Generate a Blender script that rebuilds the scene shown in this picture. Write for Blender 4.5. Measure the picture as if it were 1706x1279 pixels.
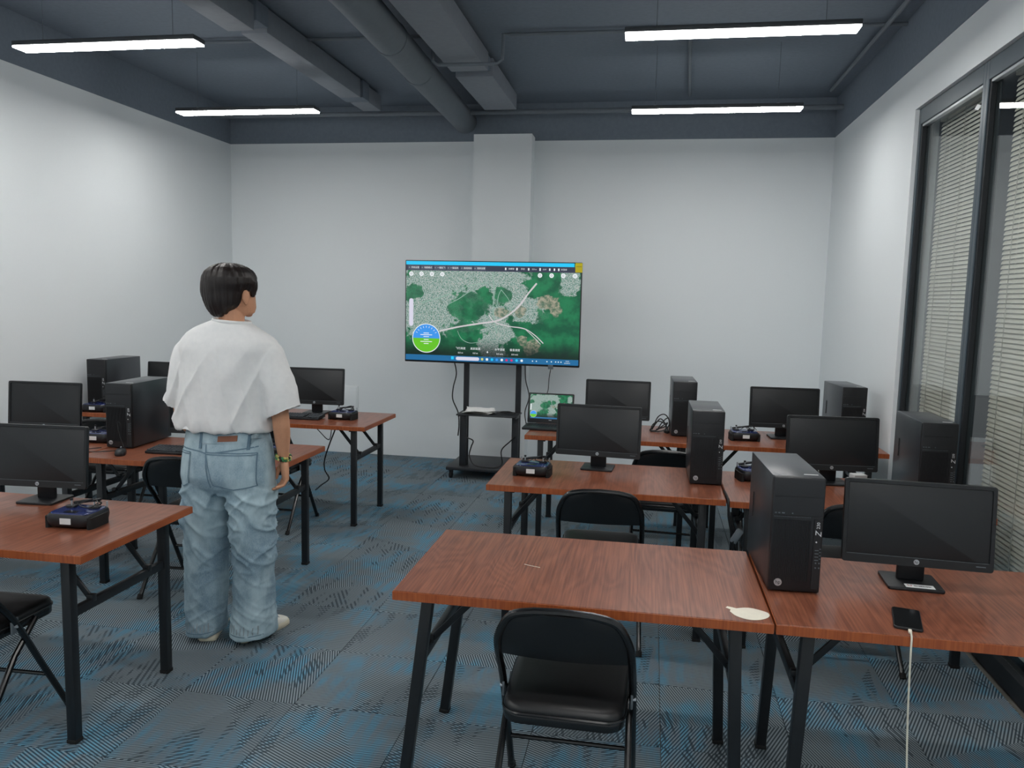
import bpy, bmesh, math, random
from mathutils import Vector, Matrix, noise
from mathutils.bvhtree import BVHTree
PI = math.pi
random.seed(7)
for o in list(bpy.data.objects):
    bpy.data.objects.remove(o)
scn = bpy.context.scene
COL = scn.collection

# ------------------------------------------------------------------ camera
F_PX, YAW, PITCH, ROLL, CAM_H = 1313.16, -0.17350862, 0.110192, 0.0232594, 1.70421
_F = Vector((math.sin(YAW) * math.cos(PITCH), math.cos(YAW) * math.cos(PITCH), -math.sin(PITCH)))
_R0 = Vector((math.cos(YAW), -math.sin(YAW), 0))
_U0 = _R0.cross(_F)
_R = math.cos(ROLL) * _R0 + math.sin(ROLL) * _U0
_U = -math.sin(ROLL) * _R0 + math.cos(ROLL) * _U0
cd = bpy.data.cameras.new('camera')
cam = bpy.data.objects.new('camera', cd)
COL.objects.link(cam)
cd.sensor_fit = 'HORIZONTAL'
cd.sensor_width = 36.0
cd.lens = 36.0 * F_PX / 1706.0
cd.clip_start = 0.02
cam.matrix_world = Matrix(((_R.x, _U.x, -_F.x, 0), (_R.y, _U.y, -_F.y, 0), (_R.z, _U.z, -_F.z, CAM_H), (0, 0, 0, 1)))
scn.camera = cam

# ------------------------------------------------------------------ world, exposure
w = bpy.data.worlds.new('world')
scn.world = w
w.use_nodes = True
w.node_tree.nodes['Background'].inputs['Color'].default_value = (0.72, 0.78, 0.82, 1)
w.node_tree.nodes['Background'].inputs['Strength'].default_value = 0.12
scn.view_settings.view_transform = 'Standard'
scn.view_settings.look = 'None'
scn.view_settings.gamma = 1.0
scn.view_settings.use_curve_mapping = False
scn.view_settings.exposure = 0.0
LAMP = 41.0           # emission of the linear ceiling lights

# ------------------------------------------------------------------ materials
class NT:
    def __init__(s, name):
        s.m = bpy.data.materials.new(name)
        s.m.use_nodes = True
        s.t = s.m.node_tree
        s.b = s.t.nodes['Principled BSDF']
        s.out = s.t.nodes['Material Output']
    def n(s, typ, **kw):
        nd = s.t.nodes.new(typ)
        for k, v in kw.items():
            setattr(nd, k, v)
        return nd
    def link(s, a, b):
        s.t.links.new(a, b)
    def put(s, sock, v):
        if isinstance(v, (int, float)):
            sock.default_value = v
        elif isinstance(v, (tuple, list)):
            sock.default_value = (*v, 1) if (len(v) == 3 and sock.type == 'RGBA') else v
        else:
            s.link(v, sock)
    def math(s, op, a, b=None, c=None, clamp=False):
        nd = s.n('ShaderNodeMath', operation=op, use_clamp=clamp)
        s.put(nd.inputs[0], a)
        if b is not None: s.put(nd.inputs[1], b)
        if c is not None: s.put(nd.inputs[2], c)
        return nd.outputs[0]
    def mix(s, f, a, b, bt='MIX'):
        nd = s.n('ShaderNodeMix', data_type='RGBA', blend_type=bt)
        s.put(nd.inputs[0], f); s.put(nd.inputs[6], a); s.put(nd.inputs[7], b)
        return nd.outputs[2]
    def noise(s, vec, scale, detail=3, rough=.5, dist=0):
        nd = s.n('ShaderNodeTexNoise')
        if vec is not None: s.link(vec, nd.inputs['Vector'])
        nd.inputs['Scale'].default_value = scale
        nd.inputs['Detail'].default_value = detail
        nd.inputs['Roughness'].default_value = rough
        nd.inputs['Distortion'].default_value = dist
        return nd.outputs['Fac']
    def ramp(s, f, lo, hi):
        nd = s.n('ShaderNodeMapRange', interpolation_type='SMOOTHSTEP')
        s.put(nd.inputs[0], f); nd.inputs[1].default_value = lo; nd.inputs[2].default_value = hi
        return nd.outputs[0]
    def coord(s, which='Object'):
        return s.n('ShaderNodeTexCoord').outputs[which]
    def mapping(s, vec, scale=(1, 1, 1), rot=(0, 0, 0), loc=(0, 0, 0)):
        nd = s.n('ShaderNodeMapping')
        s.link(vec, nd.inputs['Vector'])
        s.put(nd.inputs['Scale'], scale); s.put(nd.inputs['Rotation'], rot); s.put(nd.inputs['Location'], loc)
        return nd.outputs[0]
    def bump(s, h, strength, dist):
        nd = s.n('ShaderNodeBump')
        nd.inputs['Strength'].default_value = strength
        nd.inputs['Distance'].default_value = dist
        s.link(h, nd.inputs['Height'])
        s.link(nd.outputs[0], s.b.inputs['Normal'])

def srgb(r, g, b):
    f = lambda c: (c / 255 / 12.92) if c <= 10 else ((c / 255 + .055) / 1.055) ** 2.4
    return (f(r), f(g), f(b))

M = {}
def plain(name, col, rough=.5, metal=0.0, spec=.5, grain=0.0, gscale=60, var=0.0):
    k = NT(name)
    b = k.b
    b.inputs['Roughness'].default_value = rough
    b.inputs['Metallic'].default_value = metal
    b.inputs['Specular IOR Level'].default_value = spec
    co = k.coord()
    nz = k.noise(co, gscale, 3)
    lo = tuple(c * (1 - var) for c in col); hi = tuple(min(1, c * (1 + var)) for c in col)
    k.put(b.inputs['Base Color'], k.mix(nz, lo, hi))
    if grain > 0:
        k.bump(nz, grain, .002)
    M[name] = k.m
    return k.m

def emis(name, col, strength):
    k = NT(name)
    k.put(k.b.inputs['Base Color'], (0.02, 0.02, 0.02))
    k.put(k.b.inputs['Emission Color'], col)
    k.b.inputs['Emission Strength'].default_value = strength
    k.b.inputs['Roughness'].default_value = .4
    M[name] = k.m

plain('wall_paint', srgb(233, 238, 240), .75, spec=.25, grain=.08, gscale=140, var=.015)
plain('black_paint', srgb(120, 130, 142), .8, spec=.25, grain=.15, gscale=30, var=.12)
plain('duct_grey', srgb(136, 142, 150), .7, spec=.3, grain=.1, gscale=25, var=.10)
plain('pipe_grey', srgb(114, 122, 130), .65, spec=.3, grain=.05, gscale=25, var=.08)
plain('black_steel', srgb(26, 28, 31), .38, spec=.5, grain=.02, gscale=90, var=.1)
plain('stand_steel', srgb(38, 40, 44), .45, grain=.03, gscale=90, var=.08)
plain('black_plastic', srgb(22, 24, 28), .42, grain=.04, gscale=300, var=.08)
plain('case_metal', srgb(60, 64, 69), .32, metal=.35, spec=.9, grain=.03, gscale=250, var=.06)
plain('panel_dark', srgb(20, 21, 24), .5, grain=.03, gscale=250, var=.08)
plain('screen_off', srgb(20, 23, 25), .26, spec=.45, var=.02)
plain('bezel_plastic', srgb(23, 26, 29), .4, grain=.03, gscale=300, var=.06)
plain('vinyl', srgb(17, 18, 20), .38, spec=.55, grain=.12, gscale=120, var=.1)
plain('chair_enamel', srgb(14, 15, 17), .25, spec=.6, var=.05)
plain('silver', srgb(190, 194, 198), .3, metal=.6, var=.03)
plain('white_print', srgb(215, 217, 220), .5, var=.02)
plain('dark_print', srgb(30, 30, 36), .5, var=.02)
plain('red_print', srgb(170, 20, 40), .5, var=.02)
plain('label_white', srgb(226, 228, 228), .55, var=.03, gscale=30)
plain('navy_gloss', srgb(26, 40, 92), .16, spec=.7, var=.25, gscale=25)
plain('grey_plastic', srgb(96, 104, 110), .5, var=.05)
plain('keycap', srgb(58, 63, 68), .5, var=.08, gscale=40)
plain('cable_black', srgb(18, 19, 21), .45, var=.05)
plain('cable_white', srgb(220, 216, 200), .5, var=.04)
plain('sticker_white', srgb(226, 220, 204), .7, var=.08, gscale=50)
plain('yellow_label', srgb(222, 204, 20), .55, var=.05)
plain('frame_grey', srgb(74, 86, 94), .4, metal=.2, spec=.5, var=.06)
plain('frame_seal', srgb(28, 33, 38), .6, var=.06)
plain('slat', srgb(222, 219, 208), .45, spec=.4, var=.04, gscale=8)
plain('cord', srgb(190, 188, 180), .7, var=.05)
plain('corridor_paint', srgb(112, 114, 116), .8, var=.04, gscale=3)
plain('corridor_floor', srgb(120, 118, 112), .4, var=.05)
plain('skin', srgb(204, 150, 118), .5, spec=.35, grain=.06, gscale=120, var=.07)
plain('hair', srgb(30, 22, 20), .42, spec=.45, grain=.35, gscale=160, var=.35)
plain('shoe_white', srgb(226, 224, 214), .55, grain=.05, gscale=90, var=.04)
plain('sole_cream', srgb(214, 206, 184), .6, var=.05)
plain('leather_tan', srgb(132, 84, 62), .6, var=.12, gscale=60)
plain('stitch', srgb(150, 160, 165), .8, var=.1)
plain('bead_green', srgb(60, 130, 80), .3, var=.3, gscale=80)
plain('bead_dark', srgb(40, 34, 30), .3, var=.3, gscale=80)
plain('bead_cream', srgb(205, 195, 120), .35, var=.2, gscale=80)
plain('eye_dark', srgb(20, 15, 12), .2)
plain('paper', srgb(232, 232, 230), .8, var=.05, gscale=14, grain=.1)
plain('phone_glass', srgb(12, 14, 16), .12, spec=.6)
plain('rubber', srgb(20, 20, 21), .8)
plain('usb_blue', srgb(60, 120, 160), .5)
emis('lamp_white', (1.0, 0.985, 0.96), LAMP)
plain('lamp_body', srgb(60, 64, 68), .5, var=.05)

# cloth of the shirt and the jeans
k = NT('shirt_cotton'); co = k.coord()
k.put(k.b.inputs['Base Color'], k.mix(k.noise(co, 40, 2), srgb(226, 227, 227), srgb(238, 238, 237)))
k.b.inputs['Roughness'].default_value = .85; k.b.inputs['Specular IOR Level'].default_value = .2
k.bump(k.noise(co, 500, 2), .15, .001); M['shirt'] = k.m
k = NT('denim'); co = k.coord()
fade = k.ramp(k.noise(k.mapping(co, (1, 1, .6)), 5.5, 4, .6), .36, .66)
weave = k.noise(k.mapping(co, (1, 1, .25)), 420, 2)
c = k.mix(fade, srgb(122, 148, 164), srgb(178, 200, 208))
c = k.mix(k.math('MULTIPLY', k.ramp(weave, .35, .65), .3), c, srgb(188, 204, 210))
k.put(k.b.inputs['Base Color'], c)
k.b.inputs['Roughness'].default_value = .9; k.b.inputs['Specular IOR Level'].default_value = .15
k.bump(weave, .3, .001); M['denim'] = k.m
plain('denim_dark', srgb(106, 130, 146), .9, spec=.15, grain=.3, gscale=300, var=.2)

# wood laminate: grain across the depth (Y) of each top
def wood(name, dark, light, rough, sc=1.0):
    k = NT(name)
    oi = k.n('ShaderNodeObjectInfo')
    co = k.coord()
    off = k.n('ShaderNodeCombineXYZ')
    k.put(off.inputs[0], k.math('MULTIPLY', oi.outputs['Random'], 37.0))
    k.put(off.inputs[1], k.math('MULTIPLY', oi.outputs['Random'], 11.0))
    va = k.n('ShaderNodeVectorMath', operation='ADD')
    k.link(co, va.inputs[0]); k.link(off.outputs[0], va.inputs[1])
    v = va.outputs[0]
    big = k.noise(k.mapping(v, (3.2 * sc, .75 * sc, 1)), 1.4, 2, .45, .3)
    rings = k.math('FRACT', k.math('MULTIPLY', big, 17.0))
    rings = k.ramp(k.math('ABSOLUTE', k.math('SUBTRACT', rings, .5)), .0, .5)
    fine = k.noise(k.mapping(v, (150 * sc, 3.5 * sc, 1)), 1.0, 3, .6)
    f = k.math('ADD', k.math('MULTIPLY', rings, .30), k.math('MULTIPLY', k.ramp(fine, .3, .7), .70))
    k.put(k.b.inputs['Base Color'], k.mix(f, dark, light))
    k.b.inputs['Roughness'].default_value = rough
    k.b.inputs['Specular IOR Level'].default_value = .5
    k.bump(fine, .06, .001)
    M[name] = k.m
wood('wood_top', srgb(104, 58, 43), srgb(152, 94, 70), .28)
wood('wood_edge', srgb(140, 68, 34), srgb(172, 92, 48), .4)

# carpet tile: hatched line fields, direction chosen per tile
k = NT('carpet')
oi = k.n('ShaderNodeObjectInfo'); rnd = oi.outputs['Random']
co = k.coord()
geo = k.n('ShaderNodeNewGeometry').outputs['Position']
def rfr(mult): return k.math('FRACT', k.math('MULTIPLY', rnd, mult))
def rotv(ang):
    nd = k.n('ShaderNodeVectorRotate', rotation_type='Z_AXIS')
    k.link(co, nd.inputs['Vector']); k.put(nd.inputs['Angle'], ang)
    sp = k.n('ShaderNodeSeparateXYZ'); k.link(nd.outputs[0], sp.inputs[0])
    return sp.outputs[0], sp.outputs[1]
def stripes(x, pitch, duty, soft=.12):
    fr = k.math('FRACT', k.math('DIVIDE', x, pitch))
    tri = k.math('MULTIPLY', k.math('ABSOLUTE', k.math('SUBTRACT', fr, .5)), 2.0)
    return k.ramp(tri, duty - soft, duty + soft)
quad = k.math('MULTIPLY', k.math('FLOOR', k.math('MULTIPLY', rfr(17.3), 4.0)), PI / 2)
aA = k.math('ADD', quad, .45)
aB = k.math('ADD', quad, -.38)
aC = k.math('ADD', quad, k.math('ADD', .9, k.math('MULTIPLY', rfr(5.1), .5)))
xA, yA = rotv(aA); xB, yB = rotv(aB); xC, yC = rotv(aC)
zone = k.ramp(k.math('ADD', k.math('MULTIPLY', xC, 1.0), k.math('MULTIPLY', k.math('SUBTRACT', rfr(9.7), .5), .22)), -.004, .004)
zone2 = k.ramp(k.math('ADD', yA, k.math('MULTIPLY', k.math('SUBTRACT', rfr(3.3), .5), .3)), -.004, .004)
sA = stripes(xA, .0122, .5); sB = stripes(xB, .0112, .5); sC = stripes(yC, .024, .55)
line = k.n('ShaderNodeMix'); k.put(line.inputs[0], zone); k.put(line.inputs[2], sA); k.put(line.inputs[3], sB)
line = line.outputs[0]
n1 = k.ramp(k.noise(geo, 2.6, 3, .55), .42, .62)
n2 = k.ramp(k.noise(k.mapping(co, (9, 2.0, 1), (0, 0, .6)), 1.6, 2, .5), .48, .56)
cross = k.math('MULTIPLY', sC, k.math('MULTIPLY', n2, zone2))
bluef = k.math('MULTIPLY', n1, k.ramp(k.noise(k.mapping(co, (22, 4, 1), (0, 0, -.5)), 1.0, 2), .35, .6))
dark = k.mix(n1, srgb(66, 76, 82), srgb(58, 82, 100))
light = k.mix(bluef, srgb(150, 162, 168), srgb(118, 178, 206))
c = k.mix(line, dark, light)
c = k.mix(k.math('MULTIPLY', cross, .7), c, srgb(46, 56, 64))
plainf = k.math('MULTIPLY', k.math('SUBTRACT', 1.0, n2), k.math('MULTIPLY', k.ramp(rfr(23.9), .55, .6), zone2))
c = k.mix(k.math('MULTIPLY', plainf, .45), c, srgb(104, 114, 120))
tuft = k.noise(co, 420, 2)
c = k.mix(k.math('MULTIPLY', tuft, .3), c, srgb(70, 84, 94))
k.put(k.b.inputs['Base Color'], c)
k.b.inputs['Roughness'].default_value = .95; k.b.inputs['Specular IOR Level'].default_value = .1
k.bump(tuft, .5, .002)
M['carpet'] = k.m

# clear glass: mirror-like reflection over see-through, by the Fresnel of the pane
k = NT('glass')
tr = k.n('ShaderNodeBsdfTransparent'); tr.inputs[0].default_value = (.95, .965, .96, 1)
gl = k.n('ShaderNodeBsdfGlossy'); gl.inputs['Roughness'].default_value = .01
fz = k.n('ShaderNodeFresnel')
bf = k.n('ShaderNodeNewGeometry').outputs['Backfacing']
k.put(fz.inputs[0], k.math('SUBTRACT', 1.5, k.math('MULTIPLY', bf, .8333)))   # 1.5 from either side
ms = k.n('ShaderNodeMixShader')
k.link(fz.outputs[0], ms.inputs[0]); k.link(tr.outputs[0], ms.inputs[1]); k.link(gl.outputs[0], ms.inputs[2])
k.link(ms.outputs[0], k.out.inputs['Surface'])
k.t.nodes.remove(k.b)
M['glass'] = k.m

# picture on the big screen and on the laptop: aerial map (flat print, UV space)
k = NT('map_picture')
uv = k.coord('UV')
sep = k.n('ShaderNodeSeparateXYZ'); k.link(uv, sep.inputs[0])
U, V = sep.outputs[0], sep.outputs[1]
wob = k.noise(k.mapping(uv, (1.78, 1, 1)), 9, 4, .6)
def blob(cx, cy, rx, ry, rot=0.0, soft=.22):
    nd = k.mapping(uv, (1 / rx, 1 / ry, 1), (0, 0, 0), (-cx / rx, -cy / ry, 0))
    ln = k.n('ShaderNodeVectorMath', operation='LENGTH'); k.link(nd, ln.inputs[0])
    d = k.math('ADD', ln.outputs['Value'], k.math('MULTIPLY', k.math('SUBTRACT', wob, .5), 2.4))
    return k.ramp(d, 1 + soft * .5, 1 - soft * .5)
asp = k.mapping(uv, (1.78, 1, 1))
fineN = k.noise(asp, 95, 3, .75)
midN = k.noise(asp, 26, 4, .7)
vor = k.n('ShaderNodeTexVoronoi', feature='DISTANCE_TO_EDGE'); k.link(asp, vor.inputs['Vector']); vor.inputs['Scale'].default_value = 34
streets = k.ramp(vor.outputs['Distance'], .0, .09)
green = k.mix(k.ramp(k.noise(asp, 7, 4, .6), .35, .65), srgb(8, 92, 62), srgb(28, 132, 84))
speck = k.ramp(fineN, .40, .60)
urban = k.mix(speck, srgb(56, 128, 106), srgb(196, 208, 206))
urban = k.mix(k.math('MULTIPLY', k.math('SUBTRACT', 1.0, streets), .5), urban, srgb(215, 210, 205))
urban = k.mix(k.math('MULTIPLY', k.ramp(midN, .5, .7), .55), urban, srgb(34, 112, 84))
ur = None
for a in [(.16, .72, .26, .26), (.12, .45, .2, .2), (.38, .85, .2, .14), (.55, .86, .14, .16), (.52, .33, .1, .26), (.5, .12, .07, .14), (.62, .66, .1, .16), (.33, .36, .16, .06), (.72, .52, .1, .12), (.94, .82, .06, .12)]:
    bq = blob(*a)
    ur = bq if ur is None else k.math('MAXIMUM', ur, bq)
gr = None
for a in [(.36, .56, .12, .14), (.35, .3, .1, .1), (.04, .68, .05, .09), (.9, .4, .13, .22), (.82, .82, .07, .1), (.57, .66, .045, .09)]:
    bq = blob(*a)
    gr = bq if gr is None else k.math('MAXIMUM', gr, bq)
urf = k.math('MULTIPLY', ur, k.math('SUBTRACT', 1.0, k.math('MULTIPLY', gr, .93)))
c = k.mix(urf, green, urban)
tan = None
for a in [(.83, .61, .06, .07), (.875, .53, .035, .06), (.68, .22, .03, .045), (.74, .16, .06, .07), (.56, .5, .05, .05), (.67, .52, .03, .05)]:
    bq = blob(*a)
    tan = bq if tan is None else k.math('MAXIMUM', tan, bq)
c = k.mix(k.math('MULTIPLY', tan, .85), c, k.mix(k.ramp(midN, .4, .6), srgb(92, 118, 96), srgb(188, 180, 158)))
# lower part of the picture carries a dark on-screen overlay
c = k.mix(k.math('MULTIPLY', k.ramp(V, .27, .07), .88), c, (.004, .008, .01))
k.put(k.b.inputs['Base Color'], (.01, .01, .01))
k.put(k.b.inputs['Emission Color'], c)
k.b.inputs['Emission Strength'].default_value = .8
k.b.inputs['Roughness'].default_value = .25
M['map_picture'] = k.m
emis('ui_cyan', srgb(0, 200, 250), .95)
emis('ui_bar', srgb(44, 50, 74), .8)
emis('ui_button', srgb(74, 80, 100), .8)
emis('ui_white', srgb(235, 240, 242), .95)
emis('ui_grey', srgb(150, 160, 165), .8)
emis('ui_sky', srgb(54, 150, 238), .95)
emis('ui_grass', srgb(100, 200, 20), .9)
emis('ui_task', srgb(14, 106, 160), .9)
emis('ui_road', srgb(214, 210, 212), .85)
emis('ui_road2', srgb(150, 186, 170), .8)
emis('ui_pink', srgb(225, 30, 110), .9)
emis('ui_yellow', srgb(215, 215, 120), .9)
emis('ui_pill', srgb(222, 220, 238), .9)

# ------------------------------------------------------------------ mesh helpers
class MB:
    def __init__(s):
        s.v = []; s.f = []; s.uv = None
    def add(s, vs, fs):
        o = len(s.v)
        s.v += [tuple(q) for q in vs]
        s.f += [tuple(i + o for i in q) for q in fs]
        return s
    def bm(s, b, mat=None):
        if mat is not None: bmesh.ops.transform(b, matrix=mat, verts=b.verts)
        b.verts.ensure_lookup_table(); b.verts.index_update()
        s.add([q.co[:] for q in b.verts], [[q.index for q in f.verts] for f in b.faces])
        b.free()
        return s
    def box(s, c, d, bev=0.0, rot=None, seg=2):
        b = bmesh.new()
        bmesh.ops.create_cube(b, size=1.0)
        bmesh.ops.scale(b, vec=d, verts=b.verts)
        if bev > 0:
            bmesh.ops.bevel(b, geom=b.edges[:], offset=bev, segments=seg, profile=.5, affect='EDGES')
        m = Matrix.Translation(c)
        if rot is not None: m = m @ (rot if isinstance(rot, Matrix) else Matrix.Rotation(rot, 4, 'Z'))
        return s.bm(b, m)
    def bar(s, p, q, w, h, bev=0.0, up=(0, 0, 1)):
        p, q = Vector(p), Vector(q)
        z = (q - p); L = z.length; z.normalize()
        u = Vector(up)
        if abs(u.dot(z)) > .97: u = Vector((0, 1, 0))
        x = u.cross(z).normalized(); y = z.cross(x)
        m = Matrix(((x.x, y.x, z.x), (x.y, y.y, z.y), (x.z, y.z, z.z))).to_4x4()
        return s.box((p + q) / 2, (w, h, L), bev, m)
    def tube(s, pts, r, n=8, closed=False, ry=None):
        pts = [Vector(q) for q in pts]
        N = len(pts)
        rs = r if isinstance(r, (list, tuple)) else [r] * N
        T = []
        for i in range(N):
            a = pts[i - 1] if (i > 0 or closed) else pts[i]
            c = pts[(i + 1) % N] if (i < N - 1 or closed) else pts[i]
            T.append((c - a).normalized())
        u = Vector((0, 0, 1)) if abs(T[0].z) < .9 else Vector((0, 1, 0))
        x = u.cross(T[0]).normalized()
        vs = []; fs = []
        for i in range(N):
            x = (x - T[i] * x.dot(T[i])).normalized(); y = T[i].cross(x)
            for j in range(n):
                a = 2 * PI * j / n
                vs.append(pts[i] + x * (math.cos(a) * rs[i]) + y * (math.sin(a) * rs[i]))
        M_ = N if closed else N - 1
        for i in range(M_):
            for j in range(n):
                a, b = i * n + j, i * n + (j + 1) % n
                c, d = ((i + 1) % N) * n + (j + 1) % n, ((i + 1) % N) * n + j
                fs.append((a, b, c, d))
        if not closed:
            fs.append(tuple(range(n - 1, -1, -1))); fs.append(tuple((N - 1) * n + j for j in range(n)))
        return s.add(vs, fs)
    def cyl(s, c, r, h, n=24, axis='Z', r2=None):
        b = bmesh.new()
        bmesh.ops.create_cone(b, cap_ends=True, segments=n, radius1=r, radius2=r if r2 is None else r2, depth=h)
        m = Matrix.Translation(c)
        if axis == 'X': m = m @ Matrix.Rotation(PI / 2, 4, 'Y')
        if axis == 'Y': m = m @ Matrix.Rotation(PI / 2, 4, 'X')
        return s.bm(b, m)
    def sphere(s, c, r, n=12):
        b = bmesh.new()
        bmesh.ops.create_uvsphere(b, u_segments=n, v_segments=max(6, n * 2 // 3), radius=1)
        rr = (r, r, r) if isinstance(r, (int, float)) else r
        return s.bm(b, Matrix.Translation(c) @ Matrix.Diagonal((*rr, 1)))
    def loft(s, rings, caps=True):
        n = len(rings[0]); vs = []; fs = []
        for r in rings: vs += [tuple(q) for q in r]
        for i in range(len(rings) - 1):
            for j in range(n):
                fs.append((i * n + j, i * n + (j + 1) % n, (i + 1) * n + (j + 1) % n, (i + 1) * n + j))
        if caps:
            fs.append(tuple(range(n - 1, -1, -1))); fs.append(tuple((len(rings) - 1) * n + j for j in range(n)))
        return s.add(vs, fs)
    def prism(s, outline, z0, z1, m=None, bev=0.0):
        b = bmesh.new()
        vs = [b.verts.new((x, y, z0)) for x, y in outline]
        f = b.faces.new(vs)
        r = bmesh.ops.extrude_face_region(b, geom=[f])
        for e in r['geom']:
            if isinstance(e, bmesh.types.BMVert): e.co.z = z1
        bmesh.ops.recalc_face_normals(b, faces=b.faces[:])
        if bev > 0:
            es = [e for e in b.edges if abs(e.verts[0].co.z - e.verts[1].co.z) < 1e-6]
            bmesh.ops.bevel(b, geom=es, offset=bev, segments=2, profile=.5, affect='EDGES')
        return s.bm(b, m)
    def mesh(s, name, mat, sharp=35):
        me = bpy.data.meshes.new(name)
        me.from_pydata(s.v, [], s.f)
        b = bmesh.new(); b.from_mesh(me)
        bmesh.ops.recalc_face_normals(b, faces=b.faces[:])
        b.to_mesh(me); b.free()
        me.shade_smooth()
        me.set_sharp_from_angle(angle=math.radians(sharp))
        me.materials.append(M[mat])
        return me
    def obj(s, name, mat, parent=None, loc=None, sharp=35, label=None):
        o = bpy.data.objects.new(name, s.mesh(name, mat, sharp))
        COL.objects.link(o)
        if parent is not None: o.parent = parent
        if loc is not None: o.location = loc
        if label: o['label'] = label
        return o

def rrect(w, h, r, n=5, cx=0, cy=0):
    pts = []
    for (sx, sy, a0) in ((1, 1, 0), (-1, 1, 90), (-1, -1, 180), (1, -1, 270)):
        for i in range(n + 1):
            a = math.radians(a0 + 90 * i / n)
            pts.append((cx + sx * (w / 2 - r) + r * math.cos(a), cy + sy * (h / 2 - r) + r * math.sin(a)))
    return pts
def spline(pts, n=6):
    P = [Vector(q) for q in pts]; out = []
    for i in range(len(P) - 1):
        p0 = P[max(i - 1, 0)]; p1 = P[i]; p2 = P[i + 1]; p3 = P[min(i + 2, len(P) - 1)]
        for j in range(n):
            t = j / n
            out.append(.5 * ((2 * p1) + (p2 - p0) * t + (2 * p0 - 5 * p1 + 4 * p2 - p3) * t * t + (3 * p1 - p0 - 3 * p2 + p3) * t ** 3))
    out.append(P[-1])
    return out
def tag(o, label, cat, group=None):
    o['label'] = label; o['category'] = cat
    if group: o['group'] = group
    return o
def thing(name, label, cat, loc=(0, 0, 0), rz=0.0, group=None):
    o = bpy.data.objects.new(name, None)
    COL.objects.link(o)
    o.empty_display_size = .1
    o.location = loc; o.rotation_euler = (0, 0, rz)
    return tag(o, label, cat, group)
def copy_tree(o, parent=None):
    c = o.copy(); COL.objects.link(c)
    if parent is not None: c.parent = parent
    for ch in list(o.children): copy_tree(ch, c)
    return c
def struct(name, mb, mat, parent=None, sharp=35):
    o = mb.obj(name, mat, parent, sharp=sharp)
    if parent is None: o['kind'] = 'structure'
    return o
def text(name, body, size, mat, parent, mtx, extrude=.0004, align='CENTER', label=None):
    cu = bpy.data.curves.new(name, 'FONT')
    cu.body = body; cu.size = size; cu.extrude = extrude
    cu.align_x = align; cu.align_y = 'CENTER'; cu.resolution_u = 2
    tmp = bpy.data.objects.new(name + '_tmp', cu)
    COL.objects.link(tmp)
    dg = bpy.context.evaluated_depsgraph_get()
    me = bpy.data.meshes.new_from_object(tmp.evaluated_get(dg))
    bpy.data.objects.remove(tmp)
    me.materials.clear(); me.materials.append(M[mat])
    o = bpy.data.objects.new(name, me); COL.objects.link(o)
    me.transform(mtx)
    o.parent = parent
    if label: o['label'] = label
    return o
FACE = Matrix.Rotation(PI / 2, 4, 'X')       # XY drawing stood up to face -Y

# ------------------------------------------------------------------ the room
XL, XR, YB, YF = -4.474, 1.60, 7.917, -3.0
ZW, ZC = 3.24, 3.60
TK = .15
fl = struct('floor', MB().box(((XL + XR) / 2 + .1, (YB + YF) / 2, -.06), (XR - XL + .5, YB - YF + .4, .10)), 'corridor_floor')
tile = MB().box((0, 0, -.004), (.4975, .4975, .012), .0012, seg=1).mesh('carpet_tile', 'carpet')
ny = int(math.ceil((YB - YF) / .5)); nx = int(math.ceil((XR - XL) / .5))
for i in range(nx):
    for j in range(ny):
        cx, cy = XR - .25 - .5 * i, YB - .25 - .5 * j
        me = tile
        if cx - .25 < XL - .001 or cy - .25 < YF - .001:
            x0, y0 = max(cx - .25, XL), max(cy - .25, YF)
            wx, wy = cx + .25 - x0, cy + .25 - y0
            if wx < .02 or wy < .02: continue
            cx, cy = x0 + wx / 2, y0 + wy / 2
            me = MB().box((0, 0, -.004), (wx - .0025, wy - .0025, .012), .0012, seg=1).mesh('carpet_tile', 'carpet')
        o = bpy.data.objects.new('carpet_tile', me)
        COL.objects.link(o); o.parent = fl; o.location = (cx, cy, -.002)
struct('wall_back', MB().box(((XL + XR) / 2, YB + TK / 2, ZW / 2), (XR - XL + .3, TK, ZW)), 'wall_paint')
struct('wall_left', MB().box((XL - TK / 2, (YB + YF) / 2, ZW / 2), (TK, YB - YF, ZW)), 'wall_paint')
struct('wall_front', MB().box(((XL + XR) / 2, YF - TK / 2, ZW / 2), (XR - XL + .3, TK, ZW)), 'wall_paint')
WY1, WY0, WZ = 5.56, 2.44, 2.95           # glazed stretch of the right wall
mb = MB()
mb.box((XR + TK / 2, (YB + WY1) / 2, ZW / 2), (TK, YB - WY1, ZW))
mb.box((XR + TK / 2, (WY1 + WY0) / 2, (WZ + ZW) / 2), (TK, WY1 - WY0, ZW - WZ))
mb.box((XR + TK / 2, (WY0 + YF) / 2, ZW / 2), (TK, WY0 - YF, ZW))
struct('wall_right', mb, 'wall_paint')
struct('wall_pillar', MB().box((-1.50, YB - .10, 1.635), (.575, .20, 3.27)), 'wall_paint')
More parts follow.
